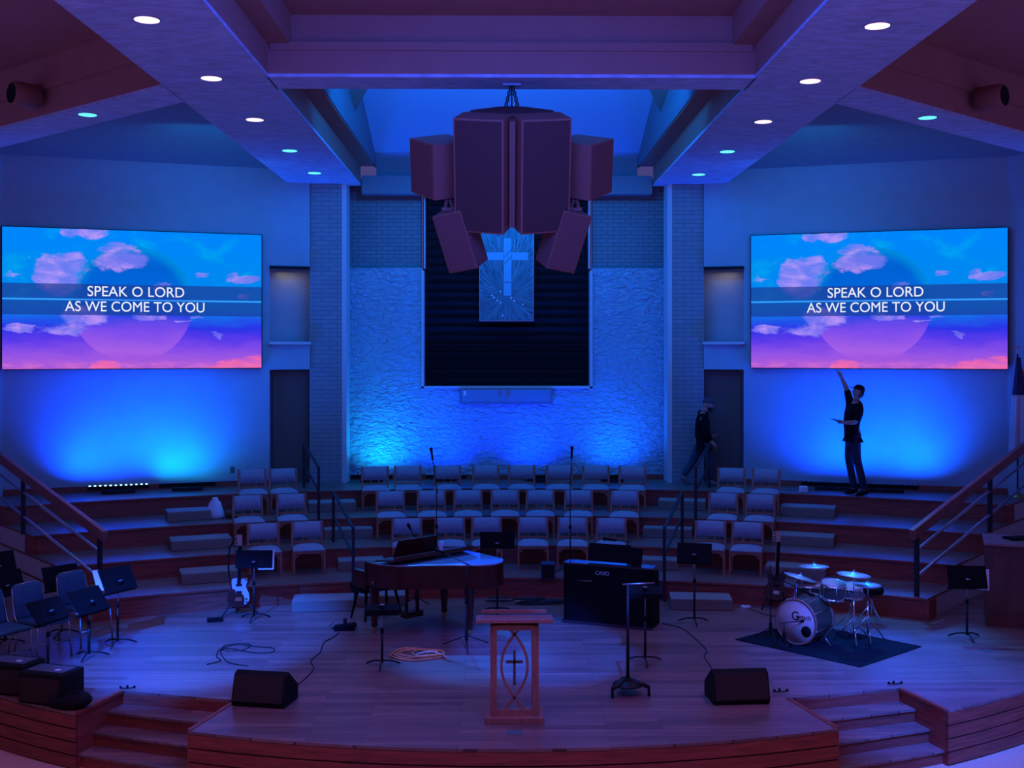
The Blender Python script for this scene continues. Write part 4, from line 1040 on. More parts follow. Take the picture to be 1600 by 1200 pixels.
MB().tube([(-.15, -.02, .03), (-.20, .0, .06), (-.13, .02, .09)], .006, 6).build('lead', 'cable', t)
p = G(336, 971)
t = thing('effects_pedal', 'small black effects pedal on the floor left of the bass guitar', 'pedal', (p.x, p.y, 0), .3)
MB().box((0, 0, .025), (.22, .10, .05), bev=.006).build('housing', 'black', t); MB().lathe([(0, .05), (.016, .05), (.016, .075), (0, .075)], 12).build('footswitch', 'chrome', t)
p = G(1165, 950); tag(MB().box((0, 0, .02), (.13, .09, .035), bev=.006).build('power_adapter', 'white', None, loc=(p.x, p.y, 0)), 'small white box on the floor right of the right floor block', 'adapter')
# bundle of black cables under the tiers centre
mb = MB(); random.seed(5); p = G(825, 944)
for k in range(9):
    x = random.uniform(-.45, .4); rr = random.uniform(.08, .2)
    mb.tube([(x+rr*math.cos(a*PI/8)*1.6, rr*.35*math.sin(a*PI/8), .015+.011*k) for a in range(16)], .010, 6, close=True)
tag(mb.build('cable_pile', 'cable', None, loc=(p.x, p.y, 0)), 'heap of black cables at the foot of the risers, centre', 'cables')
p = W_(857, 545, 17.2); t = thing('stage_box', 'dark blue box speaker on the lowest riser left of the keyboard', 'speaker', (p.x, p.y+.1, TH), -.05)
MB().box((0, 0, .12), (.22, .22, .24), bev=.01).build('cabinet', 'navy', t); MB().box((0, -.112, .12), (.18, .008, .2)).build('grille', 'black_matte', t)
# ================================================================== PIANO
t = thing('grand_piano', 'dark mahogany grand piano with closed lid tinted to shine blue', 'piano', (0, 0, 0), -math.radians(47))
leg1 = G(585, 988); tv = Vector((math.cos(-math.radians(47)), math.sin(-math.radians(47)), 0)); rv = Vector((tv.y, -tv.x, 0))
org = leg1-tv*.30-rv*.62; t.location = (org.x, org.y, 0)
def spl(P, n=6):
    out = []
    for i in range(len(P)-1):
        p0, p1, p2, p3 = [Vector(q) for q in (P[max(i-1, 0)], P[i], P[i+1], P[min(i+2, len(P)-1)])]
        for k in range(n):
            u = k/n; q = 0.5*((2*p1)+(p2-p0)*u+(2*p0-5*p1+4*p2-p3)*u*u+(3*p1-p0-3*p2+p3)*u**3); out.append((q.x, q.y))
    out.append(tuple(P[-1])); return out
bent = spl([(.30, -.74), (.60, -.73), (.85, -.60), (1.05, -.34), (1.25, -.10), (1.45, .08), (1.60, .30), (1.60, .52), (1.45, .70), (1.25, .74)])
outline = [(.25, .74), (.25, -.74)]+bent+[(.8, .74)]
mb = MB(); mb.prism(outline, .66, .965); body = mb.build('case', 'piano', t)
mb = MB(); mb.prism([(-.02, .74), (-.02, -.74), (.25, -.74), (.25, .74)], .60, .70)
for s in (-1, 1): mb.prism([(-.02, s*.74), (-.02, s*.66), (.27, s*.66), (.27, s*.74)], .70, .83)
mb.build('keybed', 'piano', t)
mb = MB(); mb.box((.08, 0, .715), (.15, 1.22, .02)); ky = mb.build('keyboard', 'ivory', t)
mb = MB()
for k in range(51):
    y = -.59+1.18*k/50
    if k % 7 in (0, 1, 3, 4, 5): mb.box((.12, y+.01, .732), (.09, .011, .014))
mb.build('black_keys', 'black', ky)
MB().prism([(.24, .74), (.24, -.74), (.30, -.74), (.30, .74)], .70, .97).build('fallboard', 'piano', t)
lid_o = [(.50, .755), (.50, -.755)]+[(x+.012, y-.012) for x, y in bent if x > .5]+[(.8, .755)]
MB().prism(lid_o, .966, .986).build('lid', 'lid_sheen_tint', t, bevel=.004)
m = Matrix.Translation((.50, 0, 1.0)) @ Matrix.Rotation(math.radians(-7), 4, 'Y')
MB().box((.19, 0, .012), (.38, 1.50, .022), mtx=m).build('lid_flap', 'piano', t)
MB().box((.345, 0, .02), (.03, 1.40, .05), mtx=m).build('lid_edge_strip', 'piano', t)
m2 = Matrix.Translation((.36, 0.04, .98)) @ Matrix.Rotation(math.radians(14), 4, 'Y')
mb = MB(); mb.hexa([(-.008, -.40, 0), (.008, -.40, 0), (.008, .40, 0), (-.008, .40, 0), (-.008, -.34, .25), (.008, -.34, .25), (.008, .34, .25), (-.008, .34, .25)])
bmesh.ops.transform(mb.bm, matrix=m2, verts=mb.bm.verts); mb.build('music_desk', 'piano', t)
for (x, y) in ((.30, -.62), (.30, .62), (1.30, .22)):
    mb = MB(); mb.tube([(x, y, .66), (x, y, .62), (x, y, .14), (x, y, .10), (x, y, .075)], [.085, .072, .042, .048, .03], 8)
    lg = mb.build('leg', 'piano', t)
    mb = MB(); mb.tube([(x-.015, y, .035), (x+.015, y, .035)], .035, 14); mb.tube([(x, y, .10), (x, y, .04)], .014, 8); mb.build('caster', 'brass', lg)
mb = MB()
for s in (-.09, .09): mb.tube([(.34, s, .62), (.34, s*1.1, .18)], [.028, .022], 10)
mb.box((.34, 0, .16), (.13, .30, .08)); mb.build('pedal_lyre', 'piano', t)
for s in (-.07, 0, .07): MB().box((.24, s, .125), (.12, .025, .012)).build('pedal', 'brass', t)
MB().tube([(.46, -.755, .72), (.46, -.775, .72)], .02, 10).build('lock_knob', 'brass', t)
# bench
p = org-tv*.42+rv*.05
t = thing('piano_bench', 'dark padded bench with splayed legs behind the piano', 'bench', (p.x, p.y, 0), -math.radians(47))
MB().box((0, 0, .47), (.34, .70, .09), bev=.02).build('cushion', 'black', t)
MB().box((0, 0, .41), (.30, .64, .04)).build('frame', 'black_metal', t)
for a in (-1, 1):
    for b in (-1, 1): MB().tube([(a*.10, b*.25, .41), (a*.17, b*.32, 0)], [.022, .014], 8).build('leg', 'black', t)
# vocal mic over the piano
p = W_(650, 545, 16.7)
mic_stand((p.x, p.y, 0), 1.0, 'short boom microphone stand between the piano and risers', boom=(-.05, -.38, .22), r=.22)
p = org+tv*.42; tag(MB().box((0, 0, .06), (.05, .02, .12), rot=(.1, .1, .3)).build('paper_slip', 'paper', None, loc=(p.x+.35, p.y+.10, 1.035)), 'slip of pale paper standing at the piano music desk', 'paper')
# ================================================================== DIGITAL PIANO
a = G(881, 972); b = G(1018, 985); u = (b-a); wd = u.length; rz = math.atan2(u.y, u.x); nrm = Vector((-math.sin(rz), math.cos(rz), 0))
c = (a+b)/2+nrm*.21
t = thing('digital_piano', 'black upright digital piano turned with its back to the hall', 'piano', (c.x, c.y, 0), rz)
MB().box((0, -.19, .42), (wd, .03, .80)).build('back_panel', 'black', t)
for s in (-1, 1):
    mb = MB(); mb.hexa([(s*(wd/2-.02)-.02, -.205, 0), (s*(wd/2-.02)+.02, -.205, 0), (s*(wd/2-.02)+.02, .24, 0), (s*(wd/2-.02)-.02, .24, 0), (s*(wd/2-.02)-.02, -.205, .82), (s*(wd/2-.02)+.02, -.205, .82), (s*(wd/2-.02)+.02, .20, .74), (s*(wd/2-.02)-.02, .20, .74)])
    mb.build('side_panel', 'black', t)
MB().box((0, -.08, .83), (wd+.02, .25, .025)).build('top', 'black_gloss', t)
MB().box((0, .10, .68), (wd-.06, .30, .06)).build('keybed', 'black', t)
ky = MB().box((0, .16, .715), (wd-.14, .14, .014)).build('keyboard', 'ivory', t)
MB().box((0, -.215, .02), (wd+.04, .05, .04)).build('foot_strip', 'black_gloss', t)
MB().box((0, -.207, .62), (wd-.16, .006, .012)).build('panel_seam', 'black_matte', t)
for x in (-.33, .42): MB().tube([(x-.11, -.215, .60), (x+.11, -.215, .61)], .006, 6).build('hinge_bar', 'steel', t)
m = Matrix.Translation((-.02, -.02, .98)) @ Matrix.Rotation(-.25, 4, 'X')
MB().box((0, 0, 0), (.60, .012, .25), mtx=m).build('music_desk', 'black', t)
text_obj('CASIO', .075, 'lettering', 'silver_print', t, Matrix.Translation((-.07, -.2065, .725)) @ Matrix.Rotation(PI/2, 4, 'X'), width=.20)
# tablet, mic and headphones on it
o = Vector((c.x, c.y, 0))
def onp(x, y, z): return Vector((c.x+x*math.cos(rz)-y*math.sin(rz), c.y+x*math.sin(rz)+y*math.cos(rz), z))
p = onp(.36, -.06, .8425); tb = thing('tablet', 'dark tablet propped on the digital piano, right of its music desk', 'tablet', tuple(p), rz-.2)
MB().box((0, 0, .12), (.22, .012, .24), rot=(-.2, 0, 0), bev=.003).build('body', 'black', tb)
MB().box((0, .03, .02), (.1, .08, .04)).build('stand', 'black_metal', tb)
p = onp(.15, .30, 0); mic_stand((p.x, p.y, 0), 1.10, 'microphone stand behind the digital piano', boom=(-.16, 0, .02), r=.22)
p = onp(.10, .58, 0)
tb = thing('keyboard_bench', 'dark bench behind the digital piano', 'bench', (p.x, p.y, 0), rz)
MB().box((0, 0, .47), (.60, .32, .08), bev=.02).build('cushion', 'black', tb)
for x in (-1, 1):
    for y in (-1, 1): MB().bar((x*.24, y*.12, 0), (x*.24, y*.12, .43), .04, .04).build('leg', 'black', tb)
# goose-neck mic resting at the piano
# ================================================================== ORGAN CONSOLE AT RIGHT
p = G(1541, 978)
t = thing('organ_console', 'tall dark wooden console cut off by the right edge of the picture', 'console', (p.x, p.y, 0), -.38)
MB().box((.8, .40, .58), (1.6, .80, 1.10)).build('case', 'console', t)
MB().box((.8, .38, 1.145), (1.66, .88, .035), bev=.006).build('top', 'tier_plain', t)
MB().box((.8, .40, .03), (1.62, .82, .06)).build('plinth', 'console', t)
for k in range(2): MB().box((.4+.75*k, -.004, .60), (.62, .012, .82), bev=.004).build('panel', 'console', t)
p2 = t.location+Vector((.55, .25, 1.1625)); b_ = thing('book', 'thin dark book lying on top of the wooden console', 'book', tuple(p2), .2)
MB().box((0, 0, .015), (.32, .22, .03)).build('cover', 'black', b_)
# ================================================================== BASS GUITARS
def guitar(t, L, body_m, guard):
    # body in the XZ plane, neck up; origin at the body foot
    mb = MB()
    prof = spl([(0, -.0), (.10, .02), (.155, .10), (.14, .20), (.11, .27), (.15, .36), (.17, .46), (.12, .45), (.05, .40), (0, .39)], 4)
    prof2 = [(-x*1.0 if y < .3 else -x*.85, y if y < .3 else y-.03) for x, y in prof][::-1]
    poly = prof+prof2[1:-1]
    a = [mb.bm.verts.new((x, -.022, z)) for x, z in poly]; b = [mb.bm.verts.new((x, .022, z)) for x, z in poly]; n = len(poly)
    mb.bm.faces.new(a); mb.bm.faces.new(b[::-1])
    for i in range(n): mb.bm.faces.new((a[i], b[i], b[(i+1)%n], a[(i+1)%n]))
    mb.build('body', body_m, t, bevel=.006)
    if guard:
        g2 = spl([(.03, .40), (.13, .42), (.10, .30), (.145, .20), (.15, .10), (.09, .04), (.085, .14), (.04, .20), (-.04, .20), (-.05, .26), (-.09, .27), (-.10, .40), (-.03, .42)], 3)
        mb = MB(); a = [mb.bm.verts.new((x, -.0275, z)) for x, z in g2]; b = [mb.bm.verts.new((x, -.022, z)) for x, z in g2]; n = len(g2)
        mb.bm.faces.new(a); mb.bm.faces.new(b[::-1])
        for i in range(n): mb.bm.faces.new((a[i], b[i], b[(i+1)%n], a[(i+1)%n]))
        mb.build('pickguard', 'pickguard', t)
    for z in (.22, .32): MB().box((0, -.032, z), (.085, .012, .03)).build('pickup', 'black', t)
    MB().box((0, -.03, .12), (.09, .016, .05)).build('bridge', 'chrome', t)
    for z in (.08, .12): MB().lathe([(0, 0), (.012, 0), (.012, .02), (0, .02)], 10, Matrix.Translation((.11, -.028, z)) @ Matrix.Rotation(PI/2, 4, 'X')).build('knob', 'black', t)
    MB().box((0, -.02, (.38+L-.16)/2), (.055, .022, L-.16-.38)).build('neck', 'maple', t)
    MB().box((0, -.033, (.34+L-.16)/2), (.054, .006, L-.16-.34)).build('fingerboard', 'black', t)
    MB().hexa([(-.03, -.02, L-.17), (.03, -.02, L-.17), (.03, .0, L-.17), (-.03, .0, L-.17), (-.05, -.015, L), (.03, -.015, L), (.03, .005, L), (-.05, .005, L)]).build('headstock', 'maple', t)
    for k in range(4): MB().tube([(-.03-.005*k, -.005, L-.14+.035*k), (-.07-.005*k, -.005, L-.14+.035*k)], .008, 6).build('tuner', 'chrome', t)
p = G(371, 962)
t = thing('electric_bass', 'dark electric bass with a pale pickguard standing left of the piano', 'bass guitar', (p.x, p.y+.03, .11), .35)
guitar(t, 1.04, 'bass_red', True)
t.rotation_euler = (-.16, .05, .35)
mb = MB(); mb.tube([(-.06, .02, 1.0), (-.14, .03, .85), (-.15, .04, .6), (-.13, .03, .4)], .014, 6); mb.build('strap', 'black_matte', t)
t = thing('guitar_stand', 'black guitar stand carrying the bass with the pale pickguard', 'guitar stand', (p.x, p.y+.10, 0), .35, 'guitar stands')
MB().tube([(0, .14, .02), (0, .16, .55)], .014, 8).build('pole', 'black_metal', t)
for a in (-.26, .26): MB().tube([(0, .14, .28), (a, -.16, .012)], .012, 8).build('leg', 'black_metal', t)
MB().tube([(0, .14, .28), (0, .34, .012)], .012, 8).build('leg', 'black_metal', t)
MB().tube([(-.12, -.10, .12), (-.10, .02, .10), (.10, .02, .10), (.12, -.10, .12)], .012, 8).build('cradle', 'black_metal', t)
p = G(1211, 951)
t = thing('electric_guitar', 'dark red electric guitar with upright neck behind the drum kit', 'guitar', (p.x, p.y, .12), .1)
guitar(t, 1.02, 'bass_red', False); t.rotation_euler = (-.14, .10, .1)
t = thing('guitar_stand', 'black stand holding the red guitar behind the drums', 'guitar stand', (p.x, p.y+.06, 0), .1, 'guitar stands')
MB().tube([(0, .14, .02), (0, .16, .60)], .014, 8).build('pole', 'black_metal', t)
for a in (-.24, .24): MB().tube([(0, .14, .28), (a, -.14, .012)], .012, 8).build('leg', 'black_metal', t)
MB().tube([(0, .14, .28), (0, .32, .012)], .012, 8).build('leg', 'black_metal', t)
MB().tube([(-.10, -.10, .12), (-.09, .02, .10), (.09, .02, .10), (.10, -.10, .12)], .012, 8).build('cradle', 'black_metal', t)
# ================================================================== DRUMS
A, B_, C_ = G(1149, 1000), G(1344, 1043), G(1440, 1011); D = A+C_-B_
cc = (A+C_)/2
mb = MB(); mb.prism([((q-cc).x, (q-cc).y) for q in (A, B_, C_, D)], 0.0, .012); tag(mb.build('drum_rug', 'rug', None, loc=(cc.x, cc.y, 0)), 'dark square rug lying under the drum kit', 'rug')
RZ = .012
def drum(name, label, pos, R, H, axis, head_m='drum_head', shell='drum_shell', hoop='chrome', lugs=6, cat='drum', extra=None):
    t = thing(name, label, cat, pos, 0, None)
    m = axis
    MB().lathe([(R, 0), (R, H)], 36, m).build('shell', shell, t)
    for z, nm in ((H, 'batter_head'), (0, 'resonant_head')): MB().lathe([(0, z), (R*.98, z), (R*.98, z+(.006 if z else -.006)), (0, z+(.006 if z else -.006))], 36, m).build(nm, head_m, t)
    for z in (0, H):
        s = 1 if z else -1; MB().lathe([(R, z-s*.03), (R+.012, z-s*.03), (R+.012, z+s*.012), (R*.97, z+s*.012), (R*.97, z+s*.004), (R, z)], 36, m).build('hoop', hoop, t)
    for k in range(lugs):
        a = 2*PI*k/lugs+.3; MB().tube([m @ Vector(((R+.012)*math.cos(a), (R+.012)*math.sin(a), .01)), m @ Vector(((R+.012)*math.cos(a), (R+.012)*math.sin(a), H-.01))], .006, 6).build('tension_rod', 'chrome', t)
    return t
kp = G(1245, 1009, RZ); R = .285; yawk = math.radians(43)
# kick drum: axis horizontal, front head towards lower left
front = Vector((-math.sin(yawk), -math.cos(yawk), 0))
axm = Matrix.Translation((0, 0, R+.012)) @ (-front).to_track_quat('Z', 'Y').to_matrix().to_4x4()
kd = drum('bass_drum', 'large bass drum with a cream head and script lettering on the rug', (kp.x, kp.y+.05, RZ), R, .48, axm, hoop='drum_wood', lugs=8, shell='drum_shell')
hd = axm
mb = MB(); hc = axm @ Vector((0, 0, 0))
port = Matrix.Rotation(0, 4, 'Z')
fq = Matrix((Vector((math.cos(yawk), -math.sin(yawk), 0)), -front, Vector((0, 0, 1)))).transposed().to_4x4()
fm = Matrix.Translation(Vector((0, 0, R+.012))+front*.010) @ fq
MB().lathe([(0, 0), (.070, 0), (.070, .003), (0, .003)], 24, fm @ Matrix.Translation((.155, 0, -.10)) @ Matrix.Rotation(PI/2, 4, 'X')).build('port_ring', 'black', kd)
text_obj('G', .16, 'lettering', 'black', kd, fm @ Matrix.Translation((.0, -.001, .075)) @ Matrix.Rotation(PI/2, 4, 'X'))
text_obj('retsch', .085, 'lettering', 'black', kd, fm @ Matrix.Translation((.118, -.001, .078)) @ Matrix.Rotation(PI/2, 4, 'X'))
for s in (-1, 1): MB().tube([fm @ Vector((s*.20, .30, -.12)), fm @ Vector((s*.38, .22, -R-.008))], .009, 8).build('spur', 'chrome', kd)
kx, ky_ = kp.x, kp.y
def tomat(tilt, yaw, z): return Matrix.Translation((0, 0, z)) @ Matrix.Rotation(yaw, 4, 'Z') @ Matrix.Rotation(tilt, 4, 'X')
p = W_(1300, 545, 14.75); tt = drum('rack_tom', 'small rack tom with chrome hoops above the bass drum', (p.x, p.y, RZ), .150, .20, tomat(.20, .2, .56))
MB().tube([(0.02, -.02, .57), (.0, .06, .50), (-.10, .0, .47)], .012, 8).build('mount_arm', 'chrome', tt)
p = W_(1264, 545, 15.35); tt = drum('floor_tom', 'green sparkle floor tom behind the bass drum', (p.x, p.y, RZ), .19, .36, tomat(.05, 0, .26))
for k in range(3): a = .4+2*PI*k/3; MB().tube([(.205*math.cos(a), .205*math.sin(a), .50), (.215*math.cos(a), .215*math.sin(a), .0)], .007, 6).build('leg', 'chrome', tt)
p = W_(1329, 545, 15.30); sn = drum('snare_drum', 'shallow chrome snare drum right of the rack tom', (p.x, p.y, RZ), .175, .14, tomat(.10, -.2, .46), shell='steel')
for k in range(3): a = .2+2*PI*k/3; MB().tube([(.0, .0, .25), (.22*math.cos(a), .22*math.sin(a), .008)], .007, 6).build('leg', 'chrome', sn)
MB().tube([(0, 0, .22), (0, 0, .44)], .012, 8).build('pole', 'chrome', sn)
for k in range(3): a = .2+2*PI*k/3; MB().tube([(0, 0, .40), (.17*math.cos(a), .17*math.sin(a), .452)], .006, 6).build('basket_arm', 'chrome', sn)
p = W_(1362, 545, 15.75); th = thing('drum_throne', 'round black drum stool at the right of the kit', 'stool', (p.x, p.y, RZ), 0)
MB().lathe([(0, .40), (.15, .40), (.165, .42), (.165, .47), (.15, .49), (0, .495)], 28).build('cushion', 'black', th)
MB().tube([(0, 0, .10), (0, 0, .40)], .014, 8).build('pole', 'chrome', th)
for k in range(3): a = .9+2*PI*k/3; MB().tube([(0, 0, .26), (.22*math.cos(a), .22*math.sin(a), .01)], .009, 6).build('leg', 'chrome', th)
def cym_stand(px, py, cpy, rr, tilt, tyaw, label, hat=False, off=(0, 0), d=None):
    p = G(px, py, RZ) if d is None else W_(px, 545, d)
    dd = p.y; z = EYE-(cpy-545)*dd/1750-RZ
    t = thing('hi_hat' if hat else 'cymbal', label, 'cymbal', (p.x, p.y, RZ), 0, 'cymbals of the drum kit')
    for k in range(3):
        a = .35+2*PI*k/3
        MB().tube([(0, 0, .34), (.27*math.cos(a), .27*math.sin(a), .010)], .009, 6).build('leg', 'chrome', t)
        MB().tube([(0, 0, .12), (.14*math.cos(a), .14*math.sin(a), .17)], .006, 6).build('brace', 'chrome', t)
    MB().tube([(0, 0, .10), (0, 0, z*.7)], .012, 8).build('pole', 'chrome', t)
    MB().tube([(0, 0, z*.68), (0, 0, z-.06 if off == (0, 0) else z*.85), (off[0], off[1], z+.03)], .007, 8).build('inner_pole', 'chrome', t)
    m = Matrix.Translation((off[0], off[1], z)) @ Matrix.Rotation(tyaw, 4, 'Z') @ Matrix.Rotation(tilt, 4, 'X')
    prof = [(0.006, .030), (.025, .028), (.045, .012), (rr*.6, .004), (rr, -.010), (rr, -.013), (rr*.6, .001), (.045, .008), (.006, .02)]
    MB().lathe(prof, 40, m).build('cymbal_plate', 'cymbal', t)
    if hat: MB().lathe([(r_, -z_-.028) for r_, z_ in prof], 40, m).build('bottom_plate', 'cymbal', t)
    MB().lathe([(0, .03), (.012, .03), (.012, .055), (0, .055)], 10, m).build('wing_nut', 'chrome', t)
    return t
cym_stand(1272, 976, 885, .205, -.05, 0, 'flat ride cymbal highest at the left of the kit')
cym_stand(1254, 1000, 902, .225, .26, PI/2, 'cymbal tilted down to the right beside the flat ride', d=15.35, off=(-.03, 0))
cym_stand(1334, 1006, 898, .215, .07, PI/2, 'cymbal on the right of the kit, above the snare')
cym_stand(1356, 1003, 914, .165, 0, 0, 'pair of hi-hat cymbals at the far right of the kit', True)
p = G(1204, 999, RZ); mic_stand((p.x, p.y, RZ), .86, 'tall black microphone stand left of the bass drum', boom=(.40, -.02, -.20), r=.22)
p = G(1221, 1010, RZ); mic_stand((p.x, p.y-.14, RZ), .34, 'short microphone stand reaching into the bass drum port', boom=(.24, .12, -.01), r=.14)
# ================================================================== BAG, BASKET, OUTLET, FLAG
p = G(333, 812, 3*TH); t = thing('plastic_bag', 'white plastic bag standing on the left risers', 'bag', (p.x, p.y+.14, 3*TH), 0)
mb = MB(); mb.lathe([(0, 0), (.13, 0), (.155, .06), (.14, .16), (.09, .27), (.05, .33), (.055, .36), (0, .36)], 20); o = mb.build('bag_body', 'bag_white', t)
for v in o.data.vertices: v.co.x *= 1+.12*math.sin(v.co.z*30+v.co.y*20); v.co.y *= .8+.1*math.sin(v.co.z*25)
p = G(353, 811, 3*TH); t = thing('basket', 'small brown woven basket beside the white plastic bag', 'basket', (p.x+.06, p.y+.16, 3*TH), 0)
MB().lathe([(0, 0), (.10, 0), (.14, .07), (.13, .13), (.12, .13), (.125, .07), (.09, .02), (0, .02)], 20).build('body', 'basket', t)
MB().tube([(.13*math.cos(a*PI/10), 0, .13+.14*math.sin(a*PI/10)) for a in range(11)], .012, 8).build('handle', 'basket', t)
X = -5.21; tag(MB().box((0, 0, 0), (.075, .012, .12), bev=.003).build('wall_outlet', 'steel_dark', None, loc=(X, wallpt(1, 5.21)-.008, 1.56)), 'small grey outlet plate low on the left wall', 'outlet'); bpy.data.objects['wall_outlet'].rotation_euler = (0, 0, AL)
p = G(1256, 770, Z4); tag(MB().box((0, 0, .06), (.15, .1, .12), bev=.02).build('control_box', 'white', None, loc=(p.x, p.y+.03, Z4)), 'small white control box at the left end of the LED bars', 'control box')
p = W_(1590, 545, 19.72)
t = thing('flag_stand', 'furled flag on a pole at the right wall corner', 'flag', (p.x, p.y, Z4), 0)
MB().lathe([(0, 0), (.15, 0), (.15, .02), (.06, .06), (.03, .10), (0, .10)], 24).build('base', 'brass', t)
MB().tube([(0, 0, .05), (0, 0, 2.52)], .014, 10).build('pole', 'black_metal', t)
mb = MB(); mb.box((0, 0, 2.60), (.018, .012, .16)); mb.box((0, 0, 2.63), (.09, .012, .018)); mb.build('finial', 'brass', t)
def furl(z0, z1, r0, r1, m, nm, ph):
    mb = MB(); n = 36; rings = []
    for i in range(9):
        f = i/8; z = z0+(z1-z0)*f; r = r0+(r1-r0)*f
        rings.append([mb.bm.verts.new((.02+r*(1+.3*math.sin(5*2*PI*k/n+ph+f))*math.cos(2*PI*k/n), r*.7*(1+.3*math.sin(5*2*PI*k/n+ph+f))*math.sin(2*PI*k/n), z)) for k in range(n)])
    for A_, Bq in zip(rings, rings[1:]):
        for k in range(n): mb.bm.faces.new((A_[k], A_[(k+1)%n], Bq[(k+1)%n], Bq[k]))
    mb.bm.faces.new(rings[0][::-1]); mb.bm.faces.new(rings[-1]); return mb.build(nm, m, t, smooth=True)
furl(1.80, .72, .09, .14, 'flag_white', 'flag_cloth', 0)
furl(2.46, 1.80, .03, .09, 'flag_blue', 'flag_canton', 0)
mb = MB(); mb.bar((.05, -.075, 2.25), (.09, -.085, 1.95), .035, .02); mb.build('flag_cross', 'flag_red', t)
# ================================================================== PEOPLE
def skin_mesh(name, nodes, edges, m, parent, root, sub=2, loc=None):
    # nodes: {key: (Vector, radius or (rx, ry))}
    keys = list(nodes); me = bpy.data.meshes.new(name)
    me.from_pydata([tuple(nodes[k][0]) for k in keys], [(keys.index(a), keys.index(b)) for a, b in edges], [])
    o = bpy.data.objects.new(name, me); COL.objects.link(o); o.parent = parent
    md = o.modifiers.new('skin', 'SKIN'); md.use_smooth_shade = True
    for i, k in enumerate(keys):
        r = nodes[k][1]; r = r if isinstance(r, tuple) else (r, r)
        me.skin_vertices[0].data[i].radius = r; me.skin_vertices[0].data[i].use_root = (k == root)
    s = o.modifiers.new('sub', 'SUBSURF'); s.levels = sub; s.render_levels = sub
    me.materials.append(M[m])
    dg = bpy.context.evaluated_depsgraph_get(); ev = bpy.data.meshes.new_from_object(o.evaluated_get(dg))
    o.modifiers.clear(); o.data = ev; ev.name = name; ev.materials.clear(); ev.materials.append(M[m])
    for p in ev.polygons: p.use_smooth = True
    return o
def join_into(o, mb_):
    bm = bmesh.new(); bm.from_mesh(o.data); tmp = bpy.data.meshes.new('t'); mb_.bm.to_mesh(tmp); mb_.bm.free(); bm.from_mesh(tmp); bm.to_mesh(o.data); bm.free(); bpy.data.meshes.remove(tmp)
    for p in o.data.polygons: p.use_smooth = True
def head_mesh(c, fwd, up, r=.098):
    # face looks along fwd; one closed head with brow, nose, chin, ears
    fwd = fwd.normalized(); up = (up-fwd*up.dot(fwd)).normalized(); side = fwd.cross(up)
    mb = MB(); v = bmesh.ops.create_uvsphere(mb.bm, u_segments=28, v_segments=20, radius=1.0)['verts']
    for q in v:
        x, y, z = q.co            # y = forward, z = up
        X, Y, Z = x*.80*r, y*.98*r, z*1.22*r
        if z < -.1: k = 1-.30*(-z-.1); X *= k; Y *= (1-.10*(-z-.1))
        if y > .5:
            nz = math.exp(-((z+.12)/.20)**2)*math.exp(-(x/.15)**2); Y += nz*.26*r
            Y -= .10*r*math.exp(-((z-.12)/.10)**2)*(math.exp(-((abs(x)-.33)/.16)**2))
            Y += .05*r*math.exp(-((z+.45)/.07)**2)*math.exp(-(x/.3)**2)
            Y += .10*r*math.exp(-((z+.80)/.14)**2)*math.exp(-(x/.35)**2)
        q.co = c+side*X+fwd*Y+up*Z
    for s in (-1, 1):
        mb.sphere(c+side*(s*.80*r)-up*.08*r, .26*r, sc=(.35, .7, 1.0), seg=10)
        mb.sphere(c+side*(s*.30*r)+fwd*.86*r+up*.10*r, .10*r, seg=8)
    return mb
def hand_nodes(nodes, edges, wrist, palm_dir, finger_dir, side, pre, curl=.5, s=1.0):
    palm_dir = palm_dir.normalized(); side = side.normalized(); fd = finger_dir.normalized(); nrm = fd.cross(side)
    pc = wrist+fd*.055*s; nodes[pre+'palm'] = (pc, (.034*s, .020*s)); edges.append((pre+'wrist', pre+'palm'))
def fingers(wrist, fd, side, curl, s=1.0):
    # five tapered fingers rooted inside the palm
    mb = MB(); fd = fd.normalized(); side = (side-fd*side.dot(fd)).normalized(); n = fd.cross(side)
    base = wrist+fd*.02*s
    mb.tube([wrist-fd*.02*s, wrist+fd*.02*s, wrist+fd*.06*s, wrist+fd*.095*s, wrist+fd*.10*s], [.026*s, .031*s, .037*s, .034*s, .02*s], 12)
    for k, L in enumerate((.070, .082, .078, .060)):
        o = (k-1.5)*.019*s; p = wrist+fd*.085*s+side*o; pts = [p]; d = fd.copy()
        for j, f in enumerate((.45, .33, .22)):
            d = (d*math.cos(curl*.55)+n*math.sin(curl*.55)).normalized(); p = p+d*L*f*s; pts.append(p)
        mb.tube(pts, [.0095*s, .009*s, .008*s, .006*s], 8)
    p = wrist+fd*.03*s-side*.028*s; q = p+(fd*.6-side*.7).normalized()*.038*s; r_ = q+(fd*.9-side*.15+n*.3).normalized()*.032*s
    mb.tube([p, q, r_], [.013*s, .010*s, .007*s], 8)
    return mb
